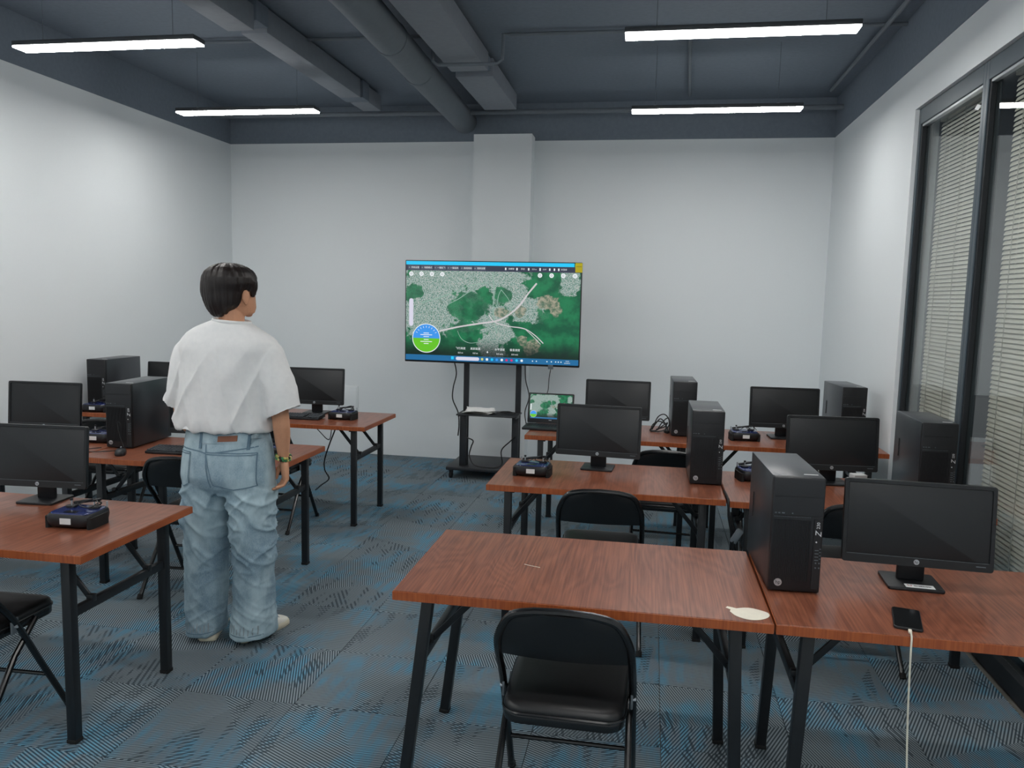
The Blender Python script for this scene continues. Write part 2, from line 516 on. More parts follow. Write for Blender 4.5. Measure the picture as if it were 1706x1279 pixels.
# black-painted strip of wall above the white, and the slab
struct('trim_1', MB().box(((XL + XR) / 2, YB + TK / 2 - .004, (ZW + ZC) / 2), (XR - XL + .3, TK, ZC - ZW)), 'black_paint')
struct('trim_2', MB().box((XL - TK / 2 + .004, (YB + YF) / 2, (ZW + ZC) / 2), (TK, YB - YF, ZC - ZW)), 'black_paint')
struct('trim_3', MB().box((XR + TK / 2 - .004, (YB + YF) / 2, (ZW + ZC) / 2), (TK, YB - YF, ZC - ZW)), 'black_paint')
struct('trim_4', MB().box(((XL + XR) / 2, YF - TK / 2 + .004, (ZW + ZC) / 2), (XR - XL + .3, TK, ZC - ZW)), 'black_paint')
struct('ceiling', MB().box(((XL + XR) / 2, (YB + YF) / 2, ZC + .1), (XR - XL + .3, YB - YF + .3, .2)), 'black_paint')
# corridor beyond the glass
struct('floor_corridor', MB().box((2.75, 3.2, -.06), (2.0, 10.0, .10)), 'corridor_floor')
struct('wall_corridor', MB().box((3.80, 3.2, 1.65), (.1, 10.0, 3.3)), 'corridor_paint')
struct('ceiling_corridor', MB().box((2.8, 3.2, 3.35), (2.1, 10.0, .1)), 'corridor_paint')

# windows: three bays, aluminium frame, pane; a venetian blind behind each
def window(n, y0, y1):
    root = bpy.data.objects.new('window_%d' % n, None); COL.objects.link(root)
    root['kind'] = 'structure'; root.location = (XR + .06, (y0 + y1) / 2, 0)
    h = (y1 - y0) / 2; fw = .036
    def bar(nm, c, d, mat='frame_grey'): MB().box(c, d, .003, seg=1).obj(nm, mat, root)
    bar('frame_post', (0, h - fw / 2, WZ / 2), (.07, fw, WZ))
    bar('frame_post', (0, -h + fw / 2, WZ / 2), (.07, fw, WZ))
    bar('frame_head', (0, 0, WZ - .05), (.07, 2 * h - 2 * fw, .10))
    bar('frame_sill', (0, 0, .05), (.07, 2 * h - 2 * fw, .10), 'frame_seal')
    bar('glazing_bead', (-.012, h - fw - .008, WZ / 2), (.03, .016, WZ - .2), 'frame_seal')
    bar('glazing_bead', (-.012, -h + fw + .008, WZ / 2), (.03, .016, WZ - .2), 'frame_seal')
    bar('glazing_bead', (-.012, 0, WZ - .108), (.03, 2 * h - 2 * fw - .032, .016), 'silver')
    MB().box((0, 0, WZ / 2), (.008, 2 * h - 2 * fw - .004, WZ - .204)).obj('pane', 'glass', root)
    return root
bays = [(4.52, 5.56), (3.48, 4.52), (2.44, 3.48)]
slat_me = None
for n, (y0, y1) in enumerate(bays):
    window(n + 1, y0, y1)
    bl = thing('venetian_blind', ['pale venetian blind in the far glass bay behind the two corner computer towers',
                                  'pale venetian blind in the glass bay at the right picture edge',
                                  'pale venetian blind in the glass bay nearest the camera'][n], 'blind', (XR + .125, (y0 + y1) / 2, 0), 0, 'venetian blinds in the glass wall')
    bw = y1 - y0 - .22
    MB().box((0, -.02, 2.86), (.03, bw, .035), .004).obj('head_rail', 'slat', bl)
    MB().box((0, -.02, .125), (.022, bw, .016), .003).obj('bottom_rail', 'slat', bl)
    if slat_me is None:
        m_ = MB(); prof = [(-.0125, -.0012), (-.006, .0008), (0, .0014), (.006, .0008), (.0125, -.0012)]
        a = math.radians(64)
        for i in range(4):
            (xa, za), (xb, zb) = prof[i], prof[i + 1]
            R_ = lambda x, z: (x * math.cos(a) - z * math.sin(a), x * math.sin(a) + z * math.cos(a))
            p0, p1 = R_(xa, za), R_(xb, zb)
            m_.add([(p0[0], -bw / 2, p0[1]), (p1[0], -bw / 2, p1[1]), (p1[0], bw / 2, p1[1]), (p0[0], bw / 2, p0[1])], [(0, 1, 2, 3)])
        slat_me = m_.mesh('slat', 'slat', 80)
    for i in range(112):
        o = bpy.data.objects.new('slat', slat_me); COL.objects.link(o); o.parent = bl
        o.location = (0, -.02, .15 + i * .0241)
    for yy in (-.3, -.02, .27):
        MB().box((-.013, yy, 1.49), (.0025, .005, 2.72)).obj('ladder_cord', 'cord', bl)
        MB().box((.013, yy, 1.49), (.0025, .005, 2.72)).obj('ladder_cord', 'cord', bl)
o = MB().prism([(0, .045), (.018, .008), (0, -.045), (-.018, -.008)], 0, .001, Matrix.Rotation(-PI / 2, 4, 'Y')).obj('window_sticker', 'label_white', None, (XR + .0545, 4.62, 2.76))
tag(o, 'small white diamond sticker high on the far window pane', 'sticker')
o.location.y = 4.68

# ------------------------------------------------------------------ ceiling lights, ducts and pipes
def lamp(x0, x1, y, z, label):
    L = x1 - x0
    t = thing('pendant_light', label, 'ceiling light', ((x0 + x1) / 2, y, z), 0, 'linear ceiling lights')
    MB().box((0, 0, .022), (L, .12, .028), .004).obj('housing', 'lamp_body', t)
    MB().box((0, 0, .003), (L - .006, .114, .010), .001, seg=1).obj('diffuser', 'lamp_white', t)
    for s in (-1, 1):
        MB().tube([(s * L * .36, 0, .036), (s * L * .36, 0, ZC - z)], .0022, 6).obj('hanging_wire', 'pipe_grey', t)
        MB().cyl((s * L * .36, 0, .042), .012, .014, 12).obj('wire_gripper', 'silver', t)
lamp(-3.84, -2.65, 4.36, 3.12, 'linear LED pendant light nearest the left wall, front row')
lamp(-3.86, -2.67, 6.04, 3.12, 'linear LED pendant light on the left, close to the back wall')
lamp(-.21, .995, 4.50, 3.12, 'longest-looking linear LED pendant light at upper right')
lamp(-.22, 1.02, 6.25, 3.12, 'linear LED pendant light on the right, close to the back wall')
lamp(-3.84, -2.65, 2.67, 3.12, 'linear LED pendant light on the left above the front table, added out of view')  # this and the lights below are unseen, added to brighten the room
lamp(-.21, .995, 2.70, 3.12, 'linear LED pendant light on the right above the foreground tables, added out of view')
lamp(-3.84, -2.65, .98, 3.12, 'linear LED pendant light on the left, just ahead of the camera, added out of view')
lamp(-.21, .995, .98, 3.12, 'linear LED pendant light on the right, just ahead of the camera, added out of view')
lamp(-3.84, -2.65, -.71, 3.12, 'linear LED pendant light on the left, added unseen, first behind the camera')  # further added rows, to light the surfaces that face the camera
lamp(-.21, .995, -.71, 3.12, 'linear LED pendant light on the right, added unseen, first behind the camera')
lamp(-3.84, -2.65, -2.30, 3.12, 'linear LED pendant light added unseen on the left at the rear wall behind the camera')
lamp(-.21, .995, -2.30, 3.12, 'linear LED pendant light added unseen on the right at the rear wall behind the camera')

d = thing('air_duct', 'flat rectangular grey duct stepping up towards the back, left of the round duct', 'duct', (-2.71, 0, 0))
MB().box((0, 1.55, 3.46), (.185, 6.8, .16), .004).obj('duct_section', 'duct_grey', d)
MB().box((0, 5.98, 3.50), (.19, 1.72, .16), .004).obj('duct_section', 'duct_grey', d)
MB().box((0, 5.03, 3.51), (.22, .16, .13), .004).obj('duct_collar', 'black_paint', d)
MB().box((0, 6.94, 3.50), (.22, .16, .15), .004).obj('duct_collar', 'black_paint', d)
MB().box((0, 7.22, 3.50), (.18, .34, .14), .004).obj('duct_section', 'duct_grey', d)
d = thing('board_duct', 'wide rough grey board duct running to the back wall, right of the round duct', 'duct', (-1.455, 0, 0))
MB().box((0, 2.55, 3.48), (.29, 7.1, .14), .006).obj('duct_section', 'duct_grey', d)
MB().box((0, 6.80, 3.48), (.30, 1.10, .14), .006).obj('duct_section', 'duct_grey', d)
MB().box((0, 6.17, 3.50), (.26, .16, .10), .004).obj('duct_collar', 'black_paint', d)
d = thing('round_duct', 'round dark grey spiral duct between the two flat ducts', 'duct', (-1.80, 0, 0))
MB().tube([(.03, -1.5, 3.43), (-.0, 4.5, 3.43), (-.12, 7.905, 3.43)], .115, 24).obj('duct_pipe', 'pipe_grey', d)
for yy, xx in ((2.4, .01), (5.35, -.031), (6.1, -.06)):
    MB().tube([(xx, yy - .02, 3.43), (xx - .001, yy + .02, 3.43)], .121, 24).obj('duct_band', 'pipe_grey', d)
def pipe(name, pts, r, label, mat='pipe_grey'):
    return tag(MB().tube(pts, r, 10).obj(name, mat), label, 'pipe')
pipe('ceiling_pipe', [(XL, 5.72, 3.574), (-1.72, 5.78, 3.574), (-1.66, 5.78, 3.574), (-1.655, 5.785, 3.40), (-1.62, 5.79, 3.375), (-1.18, 5.80, 3.375), (-1.14, 5.79, 3.40), (-1.135, 5.79, 3.574), (-1.08, 5.80, 3.574), (XR, 5.86, 3.574)], .013, 'thin pipe across the ceiling dipping under the board duct')
pipe('ceiling_pipe', [(XL, 7.58, 3.45), (XR, 7.64, 3.45)], .022, 'thin straight pipe across the ceiling close to the back wall')
pipe('ceiling_pipe', [(1.46, YF, 3.56), (1.46, 7.5, 3.56)], .016, 'thin pipe along the ceiling above the window wall')
pipe('ceiling_pipe', [(.18, 5.9, 3.57), (.25, 7.6, 3.57)], .014, 'short conduit between the two cross pipes above the right lights')
pipe('ceiling_pipe', [(-3.25, 3.6, 3.57), (-2.85, 4.5, 3.57)], .012, 'thin slanting conduit above the front left light')

# ------------------------------------------------------------------ folding tables
TW, TD, TH = 1.19, .70, .75
def make_table(name, label, x, y, rz=0.0, splay=(0, 0), group='wood-top folding tables'):
    t = thing(name, label, 'table', (x, y, 0), rz, group)
    top = MB().box((0, 0, TH - .0155), (TW - .006, TD - .006, .031), .0015, seg=1).obj('table_top', 'wood_top', t)
    e = MB()
    e.box((0, -TD / 2 + .0012, TH - .0165), (TW, .0024, .029), .0006, seg=1)
    e.box((0, TD / 2 - .0012, TH - .0165), (TW, .0024, .029), .0006, seg=1)
    e.box((-TW / 2 + .0012, 0, TH - .0165), (.0024, TD - .005, .029), .0006, seg=1)
    e.box((TW / 2 - .0012, 0, TH - .0165), (.0024, TD - .005, .029), .0006, seg=1)
    e.obj('edge_band', 'wood_edge', top, label='orange-brown edge strip')
    for si, s in enumerate((-1, 1)):
        lx = s * (TW / 2 - .105); sp = s * splay[si]
        tops = TH - .031
        at = lambda z, yy: (lx + sp * (tops - z) / tops, yy, z)
        for yy in (-TD / 2 + .065, TD / 2 - .065):
            MB().bar(at(0.012, yy), at(tops, yy), .038, .038, .004, up=(0, 1, 0)).obj('leg', 'black_steel', t)
            MB().bar(at(0.0, yy), at(0.016, yy), .041, .041, .003, up=(0, 1, 0)).obj('foot_cap', 'rubber', t)
        zc = .50
        MB().bar(at(zc, -TD / 2 + .08), at(zc, TD / 2 - .08), .024, .036, .003).obj('crossbar', 'black_steel', t)
        for yy in (-.17, .17):
            a = at(zc + .012, yy)
            b = (lx - s * .17, yy, tops - .004)
            MB().bar(a, b, .022, .010, .002, up=(0, 1, 0)).obj('brace', 'black_steel', t)
            MB().bar((a[0] - .0, yy - .012, zc + .02), (a[0], yy + .012, zc + .02), .03, .03, .004).obj('brace_hinge', 'black_steel', t)
        MB().box((lx - s * .01, 0, tops - .009), (.05, TD - .10, .018), .003).obj('leg_plate', 'black_steel', t)
    MB().bar((-TW / 2 + .16, 0, TH - .045), (TW / 2 - .16, 0, TH - .045), .03, .022, .003).obj('rail', 'black_steel', t)
    return t
def tbl(x0, y0, label, splay=(0, 0), rz=0.0):
    make_table('folding_table', label, x0 + TW / 2, y0 + TD / 2, rz, splay)
tbl(-.794, 2.365, 'empty wood-top folding table with a torn white sticker, in the foreground', (.085, .03), .006)
tbl(.404, 2.368, 'foreground wood-top folding table carrying a tower, a monitor and a phone', (.03, 0))
tbl(-.800, 3.863, 'wood-top folding table in the middle row with a radio controller at its left end')
tbl(.398, 3.840, 'middle-row wood-top folding table against the glass wall')
tbl(-.842, 5.355, 'back-row wood-top folding table beside the screen trolley, laptop at its left end')
tbl(.356, 5.362, 'back-row wood-top folding table at the right wall corner')
tbl(-3.160, 2.416, 'wood-top folding table at the left picture edge, front row, beside the person')
tbl(-3.172, 3.885, 'wood-top folding table directly in front of the standing person, keyboard and mouse on it')
tbl(-4.372, 3.880, 'wood-top folding table at the left wall, middle row')
tbl(-3.186, 5.310, 'back-row wood-top folding table on the left with a hanging cable, nearest the wall panel')
tbl(-4.388, 5.306, 'back-row wood-top folding table in the left wall corner')

# ------------------------------------------------------------------ folding chairs
def make_chair():
    t = thing('folding_chair', '', 'chair', (0, 0, 0), 0, 'black folding chairs')
    hw = .205
    side = [(hw + .012, .235, .0), (hw + .008, .10, .24), (hw + .004, -.03, .47), (hw - .002, -.165, .63), (hw - .012, -.205, .70), (hw - .05, -.225, .765), (hw - .12, -.232, .785)]
    pts = spline(side, 5)
    full = pts + [Vector((0, -.236, .79))] + [Vector((-q.x, q.y, q.z)) for q in reversed(pts)]
    MB().tube(full, .0125, 10).obj('back_frame', 'chair_enamel', t)
    # back panel: curved sheet between the uprights
    def panel(thick):
        n = 14; rows = 7; front = []
        for i in range(rows):
            w_ = i / (rows - 1); z = .615 + .168 * w_
            half = hw - .004 if z < .70 else hw - .004 - (.11 * ((z - .70) / .083) ** 2.2)
            y = -.158 - .075 * w_ ** .8
            row = []
            for j in range(n + 1):
                u = -1 + 2 * j / n
                row.append(Vector((half * u, y - .022 * (1 - u * u), z)))
            front.append(row)
        m_ = MB(); vs = [q for r in front for q in r]; off = len(vs)
        vs += [q + Vector((0, thick, 0)) for r in front for q in r]
        fs = []
        W_ = n + 1
        for i in range(rows - 1):
            for j in range(n):
                a = i * W_ + j
                fs.append((a, a + 1, a + W_ + 1, a + W_)); fs.append((off + a, off + a + W_, off + a + W_ + 1, off + a + 1))
        edge = [j for j in range(W_)] + [i * W_ + n for i in range(1, rows)] + [(rows - 1) * W_ + j for j in range(n - 1, -1, -1)] + [i * W_ for i in range(rows - 2, 0, -1)]
        for i in range(len(edge)):
            a, b = edge[i], edge[(i + 1) % len(edge)]
            fs.append((a, off + a, off + b, b))
        return m_.add(vs, fs)
    panel(.02).obj('backrest', 'vinyl', t, sharp=50)
    ol = rrect(.385, .415, .06, 6)
    ol = [(x * (1 + .03 * y / .2), y + .02) for x, y in ol]
    MB().prism(ol, .405, .435, bev=.006).obj('seat_pan', 'chair_enamel', t)
    m_ = MB(); rings = []
    for s, z in ((.99, .434), (1.0, .446), (.985, .458), (.94, .466), (.82, .470), (.5, .474), (.12, .475)):
        rings.append([(x * s, (y - .02) * s + .02, z) for x, y in ol])
    m_.loft(rings).obj('seat', 'vinyl', t, sharp=60)
    MB().tube([(x * 1.0, (y - .02) + .02, .440) for x, y in ol], .0055, 6, closed=True).obj('seat_welt', 'chair_enamel', t)
    for s in (-1, 1):
        MB().tube([(s * (hw - .008), .10, .425), (s * (hw - .004), -.02, .32), (s * (hw + .006), -.25, .012)], .0115, 10).obj('rear_leg', 'chair_enamel', t)
        MB().tube([(s * (hw + .006), -.248, .02), (s * (hw + .006), -.262, 0)], .015, 10).obj('foot_cap', 'rubber', t)
        MB().tube([(s * (hw + .012), .230, .018), (s * (hw + .012), .238, 0)], .015, 10).obj('foot_cap', 'rubber', t)
        MB().box((s * (hw + .002), -.02, .44), (.008, .035, .06), .003).obj('hinge_bracket', 'grey_plastic', t)
        MB().cyl((s * (hw + .008), -.02, .44), .007, .014, 10, 'X').obj('hinge_bolt', 'silver', t)
    MB().tube([(-hw, .13, .18), (hw, .13, .18)], .008, 8).obj('front_stretcher', 'chair_enamel', t)
    MB().tube([(-hw, -.15, .145), (hw, -.15, .145)], .008, 8).obj('rear_stretcher', 'chair_enamel', t)
    return t
chair0 = make_chair()
spots = [(-.22, 2.44, .0, 'black folding chair in the foreground, pulled out from the empty table'),
         (-.215, 3.93, .03, 'black folding chair behind the empty foreground table, at the middle row'),
         (.98, 3.97, .05, 'black folding chair half hidden between the foreground tower and monitor'),
         (.13, 5.03, -.04, 'black folding chair behind the middle-row monitor and tower, at the back row'),
         (.80, 4.99, .0, 'black folding chair mostly hidden behind the foreground tower, at the back row'),
         (-2.50, 2.47, .04, 'black folding chair cut off by the left picture edge, seat and leg in view'),
         (-2.53, 4.05, .08, 'black folding chair behind the person\'s legs, left of the jeans'),
         (-2.68, 5.31, .0, 'black folding chair tucked under the back-row table beyond the person\'s hand'),
         (-3.73, 5.02, .05, 'black folding chair at the left back-row table, seen beside a tower')]
for i, (x, y, rz, lb) in enumerate(spots):
    c = chair0 if i == 0 else copy_tree(chair0)
    c.location = (x, y, .002); c.rotation_euler = (0, 0, rz); c['label'] = lb

# ------------------------------------------------------------------ computer towers
def make_tower():
    t = thing('computer_tower', '', 'computer', (0, 0, TH), 0, 'black computer towers')
    W, D, H = .165, .43, .39
    body = MB().box((0, D / 2 + .012, H / 2 + .003), (W, D - .024, H - .006), .004).obj('case', 'case_metal', t)
    MB().box((-W / 2 - .0005, D * .80, H * .53), (.003, .012, .095), .001, seg=1).obj('side_latch', 'panel_dark', body)
    f = MB().box((0, .013, H / 2 + .002), (W, .026, H - .004), .006, seg=3).obj('front_panel', 'black_plastic', t)
    MB().box((0, -.0005, .325), (W - .014, .003, .002)).obj('bay_seam', 'panel_dark', f)
    MB().box((0, -.0005, .262), (W - .010, .003, .003)).obj('panel_seam', 'panel_dark', f)
    g = MB()
    for i in range(26):
        g.box((-.075 + i * .0047, -.0006, .145), (.0022, .004, .205))
    g.obj('vent_grille', 'panel_dark', f)
    dots = MB()
    for i in range(24): dots.box((-.074 + i * .0049, -.001, .258), (.0022, .003, .0022))
    dots.obj('vent_dots', 'grey_plastic', f)
    mk = MB()
    for x, wq in ((-.071, .006), (-.060, .006), (-.047, .009), (-.018, .004)): mk.box((x, -.0006, .270), (wq, .003, .004))
    mk.obj('drive_marks', 'grey_plastic', f)
    MB().box((.066, -.001, .135), (.026, .004, .235), .001, seg=1).obj('port_strip', 'panel_dark', f)
    em = MB().cyl((-.052, -.002, .035), .0125, .004, 24, 'Y').obj('emblem', 'silver', f)
    text('emblem_letters', 'hp', .017, 'dark_print', f, Matrix.Translation((-.052, -.0042, .0355)) @ FACE)
    zm = Matrix.Translation((.068, -.0034, .2065)) @ FACE @ Matrix.Rotation(PI / 2, 4, 'Z')
    text('model_letter', 'Z', .027, 'white_print', f, zm @ Matrix(((1, .30, 0, 0), (0, 1, 0, 0), (0, 0, 1, 0), (0, 0, 0, 1))))
    text('model_number', '230', .015, 'white_print', f, Matrix.Translation((.0660, -.0034, .2335)) @ FACE @ Matrix.Rotation(PI / 2, 4, 'Z'))
    MB().cyl((.062, -.003, .178), .0026, .003, 12, 'Y').obj('power_light', 'white_print', f)
    p = MB()
    for i in range(4): p.box((.065, -.003, .150 - i * .011), (.012, .002, .0026)); p.box((.076, -.003, .155 - i * .011), (.006, .002, .0022))
    p.obj('usb_ports', 'grey_plastic', f)
    j = MB()
    for i in range(2):
        for q in range(2): j.cyl((.064 + q * .011, -.003, .107 - i * .016), .0026, .002, 10, 'Y')
    j.obj('audio_jacks', 'grey_plastic', f)
    MB().box((.045, .05, H + .0005), (.045, .005, .002)).obj('top_label', 'label_white', body)
    return t
tw0 = make_tower()
TWR = [(.498, 2.650, .044, 'black computer tower in the foreground, left of the monitor with the phone'),
       (.310, 4.155, .008, 'black computer tower at the right end of the middle table, next to its monitor'),
       (1.405, 4.097, 0.0, 'black computer tower against the glass wall, middle row'),
       (.250, 5.618, .03, 'black computer tower on the back row beside a cable tangle'),
       (1.395, 5.705, .09, 'black computer tower in the far right wall corner, grey side showing'),
       (-3.10, 4.160, .06, 'large black computer tower left of the person, mouse in front of it'),
       (-4.285, 5.50, -.01, 'black computer tower in the far left wall corner')]
for i, (x, y, rz, lb) in enumerate(TWR):
    c = tw0 if i == 0 else copy_tree(tw0)
    c.location = (x, y, TH); c.rotation_euler = (0, 0, rz); c['label'] = lb

# ------------------------------------------------------------------ monitors
def make_monitor():
    t = thing('monitor', '', 'monitor', (0, 0, TH), 0, 'black desktop monitors')
    W, H, Z0, tilt = .475, .288, .076, .085
    A = Matrix.Translation((0, -.052, Z0)) @ Matrix.Rotation(-tilt, 4, 'X') @ Matrix.Rotation(PI / 2, 4, 'X')
    # drawn in XY (x right, y up), then stood up and leaned back; local z points to the viewer
    sh = MB()
    out = rrect(W, H, .010, 4, 0, H / 2)
    sh.prism(out, -.022, -.004, A, .004)
    back = rrect(W * .72, H * .66, .03, 4, 0, H * .48)
    sh.prism(back, -.046, -.02, A, .008)
    house = sh.obj('housing', 'bezel_plastic', t)
    bz = MB(); inn = rrect(W - .030, H - .046, .002, 4, 0, H / 2 + .0085)
    rings = [[A @ Vector((x, y, z)) for x, y in o_] for o_, z in ((out, -.006), (rrect(W - .002, H - .002, .009, 4, 0, H / 2), .0), (rrect(W - .026, H - .042, .003, 4, 0, H / 2 + .0085), .0), (inn, -.0045))]
    bz.loft(rings, caps=False).obj('bezel', 'bezel_plastic', t, sharp=30)
    MB().prism(inn, -.012, -.0042, A).obj('screen', 'screen_off', t)
    MB().prism(rrect(W - .03, .0012, .0004, 1, 0, .0300), 0, .0006, A).obj('bezel_line', 'grey_plastic', t)
    em = MB().prism(rrect(.0175, .0175, .0085, 6, 0, .0165), 0, .0014, A).obj('emblem', 'silver', t)
    text('emblem_letters', 'hp', .012, 'dark_print', t, A @ Matrix.Translation((0, .0168, .0016)))
    MB().prism(rrect(.030, .0032, .0004, 1, .198, .0185), 0, .0008, A).obj('model_mark', 'grey_plastic', t)
    b = MB().box((0, .015, .165), (.088, .018, .31), .004)
    b.obj('neck', 'black_plastic', t)
    MB().box((0, .0, .13), (.07, .03, .07), .004, Matrix.Rotation(-.085, 4, 'X')).obj('tilt_hinge', 'black_plastic', t)
    MB().prism(rrect(.178, .168, .010, 4), .0, .011, None, .003).obj('base', 'black_plastic', t)
    return t
mo0 = make_monitor()
MON = [(.918, 2.842, -.045, 'large black monitor in the foreground with a white label on its foot'),
       (.966, 4.397, .092, 'black monitor on the middle row beside the glass wall'),
       (-.268, 4.409, -.07, 'black monitor behind the radio controller on the middle row'),
       (-.224, 5.833, -.035, 'black monitor on the back row between the laptop and a cable tangle'),
       (.943, 5.805, .058, 'black monitor on the back row beside the right corner tower'),
       (-2.640, 3.035, .08, 'black monitor cut off by the left picture edge, radio controller in front'),
       (-3.698, 4.309, .086, 'black monitor on the left middle row, near the left wall'),
       (-2.66, 4.40, .05, 'black monitor hidden behind the person, right of the large tower'),
       (-2.596, 5.842, .05, 'black monitor on the left back row, right of the person'),
       (-3.80, 5.83, .03, 'black monitor on the left back row, peeking out left of the person')]
for i, (x, y, rz, lb) in enumerate(MON):
    c = mo0 if i == 0 else copy_tree(mo0)
    c.location = (x, y, TH); c.rotation_euler = (0, 0, rz); c['label'] = lb
    if i == 0: fore = c
    if i == 5: c.scale = (.955, .955, .955)
lab = MB().prism(rrect(.092, .034, .002, 2, .014, -.058), .0108, .0118).obj('asset_label', 'label_white', fore, label='white label with a red mark and small print')
FL = Matrix.Translation((0, 0, .0120))
text('label_letter', 'U', .022, 'red_print', lab, FL @ Matrix.Translation((-.017, -.058, 0)), .0001)
m_ = MB(); rr = random.Random(3)
x = -.002
while x < .052:
    wq = rr.uniform(.0025, .005)
    m_.prism(rrect(wq, .008 + rr.uniform(-.002, .002), .0005, 1, x, -.058), .0118, .0121); x += wq + .0012
m_.obj('small_print', 'dark_print', lab)

# ------------------------------------------------------------------ radio controllers
def make_controller():
    t = thing('radio_controller', '', 'remote control', (0, 0, TH), 0, 'radio controllers')
    ol = rrect(.19, .165, .035, 6)
    rings = [[(x * s, y * s, z) for x, y in ol] for s, z in ((.86, .006), (.97, .016), (1.0, .034), (.985, .050), (.93, .058))]
    b = MB().loft(rings).obj('body', 'black_plastic', t, sharp=50)
    top = [[(x * s, y * s * .96 + .0, z) for x, y in ol] for s, z in ((.90, .0575), (.885, .0605), (.84, .0615))]
    MB().loft(top).obj('face_plate', 'navy_gloss', t, sharp=50)
    MB().prism(rrect(.046, .024, .001, 1), -.0835, -.0822, Matrix.Translation((0, 0, .033)) @ Matrix.Rotation(-PI / 2, 4, 'X') @ Matrix.Scale(-1, 4, (0, 1, 0))).obj('paper_label', 'label_white', t)
    for s in (-1, 1):
        g = MB().loft([[(s * .088 + x * .28, y * .75 - .01, z) for x, y in rrect(.10, .165, .04, 5)] for z in (.0, .012, .036, .046)]).obj('grip', 'rubber', t)
        MB().cyl((s * .050, .028, .064), .022, .008, 20).obj('gimbal', 'panel_dark', t)
        st = MB().cyl((s * .050, .028, .076), .0035, .03, 10).obj('stick', 'silver', t)
        MB().cyl((s * .050, .028, .092), .006, .008, 12).obj('stick_cap', 'black_plastic', st)
        MB().cyl((s * .078, .068, .068), .004, .024, 8).obj('toggle_switch', 'silver', t)
    MB().bar((-.07, .074, .066), (.055, .060, .088), .016, .011, .003).obj('antenna', 'black_plastic', t)
    MB().box((0, -.045, .062), (.05, .028, .003), .001, seg=1).obj('display', 'phone_glass', t)
    MB().tube(spline([(-.045, .06, .062), (-.048, .074, .072), (0, .082, .078), (.048, .074, .072), (.045, .06, .062)], 5), .0035, 8).obj('carry_handle', 'cable_black', t)
    MB().tube(spline([(-.03, .0, .066), (.02, .03, .090), (.07, .02, .088), (.06, -.02, .075), (.01, -.01, .083), (.05, .035, .096), (.085, .0, .07)], 6), .0022, 6).obj('neck_strap', 'cable_black', t)
    return t
rc0 = make_controller()
RCS = [(-2.250, 2.760, .06, 'radio controller on the front left table, tangle of strap on top'),
       (-.602, 4.160, -.03, 'radio controller on the middle row left of the monitor'),
       (.665, 5.640, .08, 'radio controller on the right back row between tower and monitor'),
       (-2.287, 5.640, -.03, 'radio controller on the left back row beside a keyboard'),
       (.585, 4.370, .2, 'radio controller peeking out behind the foreground tower'),
       (-3.355, 4.330, .1, 'radio controller tucked left of the large tower'),
       (-4.20, 5.405, .1, 'radio controller in front of the left corner tower'),
       (-2.19, 4.22, 0, 'radio controller at the person\'s right hand, on the table ahead')]
for i, (x, y, rz, lb) in enumerate(RCS):
    c = rc0 if i == 0 else copy_tree(rc0)
    c.location = (x, y, TH); c.rotation_euler = (0, 0, rz); c['label'] = lb

# ------------------------------------------------------------------ keyboards, mouse, laptop, phone
key_me = MB().box((0, 0, .004), (.0165, .0165, .008), .0025).mesh('key', 'keycap')
def make_keyboard(label, x, y, rz):
    t = thing('keyboard', label, 'keyboard', (x, y, TH), rz, 'computer keyboards')
    m = Matrix.Rotation(.06, 4, 'X')
    MB().prism(rrect(.44, .148, .008, 3), .0, .014, Matrix.Translation((0, 0, .005)) @ m, .003).obj('base', 'black_plastic', t)
    for r in range(6):
        yy = .056 - r * .0205 - (.004 if r else 0)
        for q in range(21):
            if r == 5 and 4 <= q <= 8: continue
            if q in (15,) : continue
            o = bpy.data.objects.new('key', key_me); COL.objects.link(o); o.parent = t
            o.location = (-.206 + q * .0206, yy, .0192 + yy * .06); o.rotation_euler = (.06, 0, 0)
    MB().box((-.206 + 6 * .0206, .056 - 5 * .0205 - .004, .0192), (.10, .0165, .008), .002).obj('space_bar', 'keycap', t)
make_keyboard('dark keyboard in front of the person, right of the mouse', -2.655, 4.150, .03)
make_keyboard('dark keyboard on the left back row under the monitor', -2.650, 5.560, .02)
t = thing('computer_mouse', 'black mouse in front of the large tower on the left', 'mouse', (-2.975, 4.00, TH), .5)
rings = []
for s, z in ((.9, 0), (1.0, .008), (.97, .020), (.8, .031), (.45, .037), (.1, .0385)):
    rings.append([(x * s * .92, y * s + (1 - s) * -.008, z) for x, y in rrect(.062, .108, .028, 6)])
MB().loft(rings).obj('shell', 'black_plastic', t, sharp=60)
MB().cyl((0, .028, .034), .009, .007, 16, 'X').obj('scroll_wheel', 'grey_plastic', t)
MB().tube(spline([(0, .054, .012), (.01, .09, .006), (-.02, .12, .10), (-.03, .135, .17), (-.01, .13, .155)], 6), .0022, 6).obj('mouse_cord', 'cable_black', t)

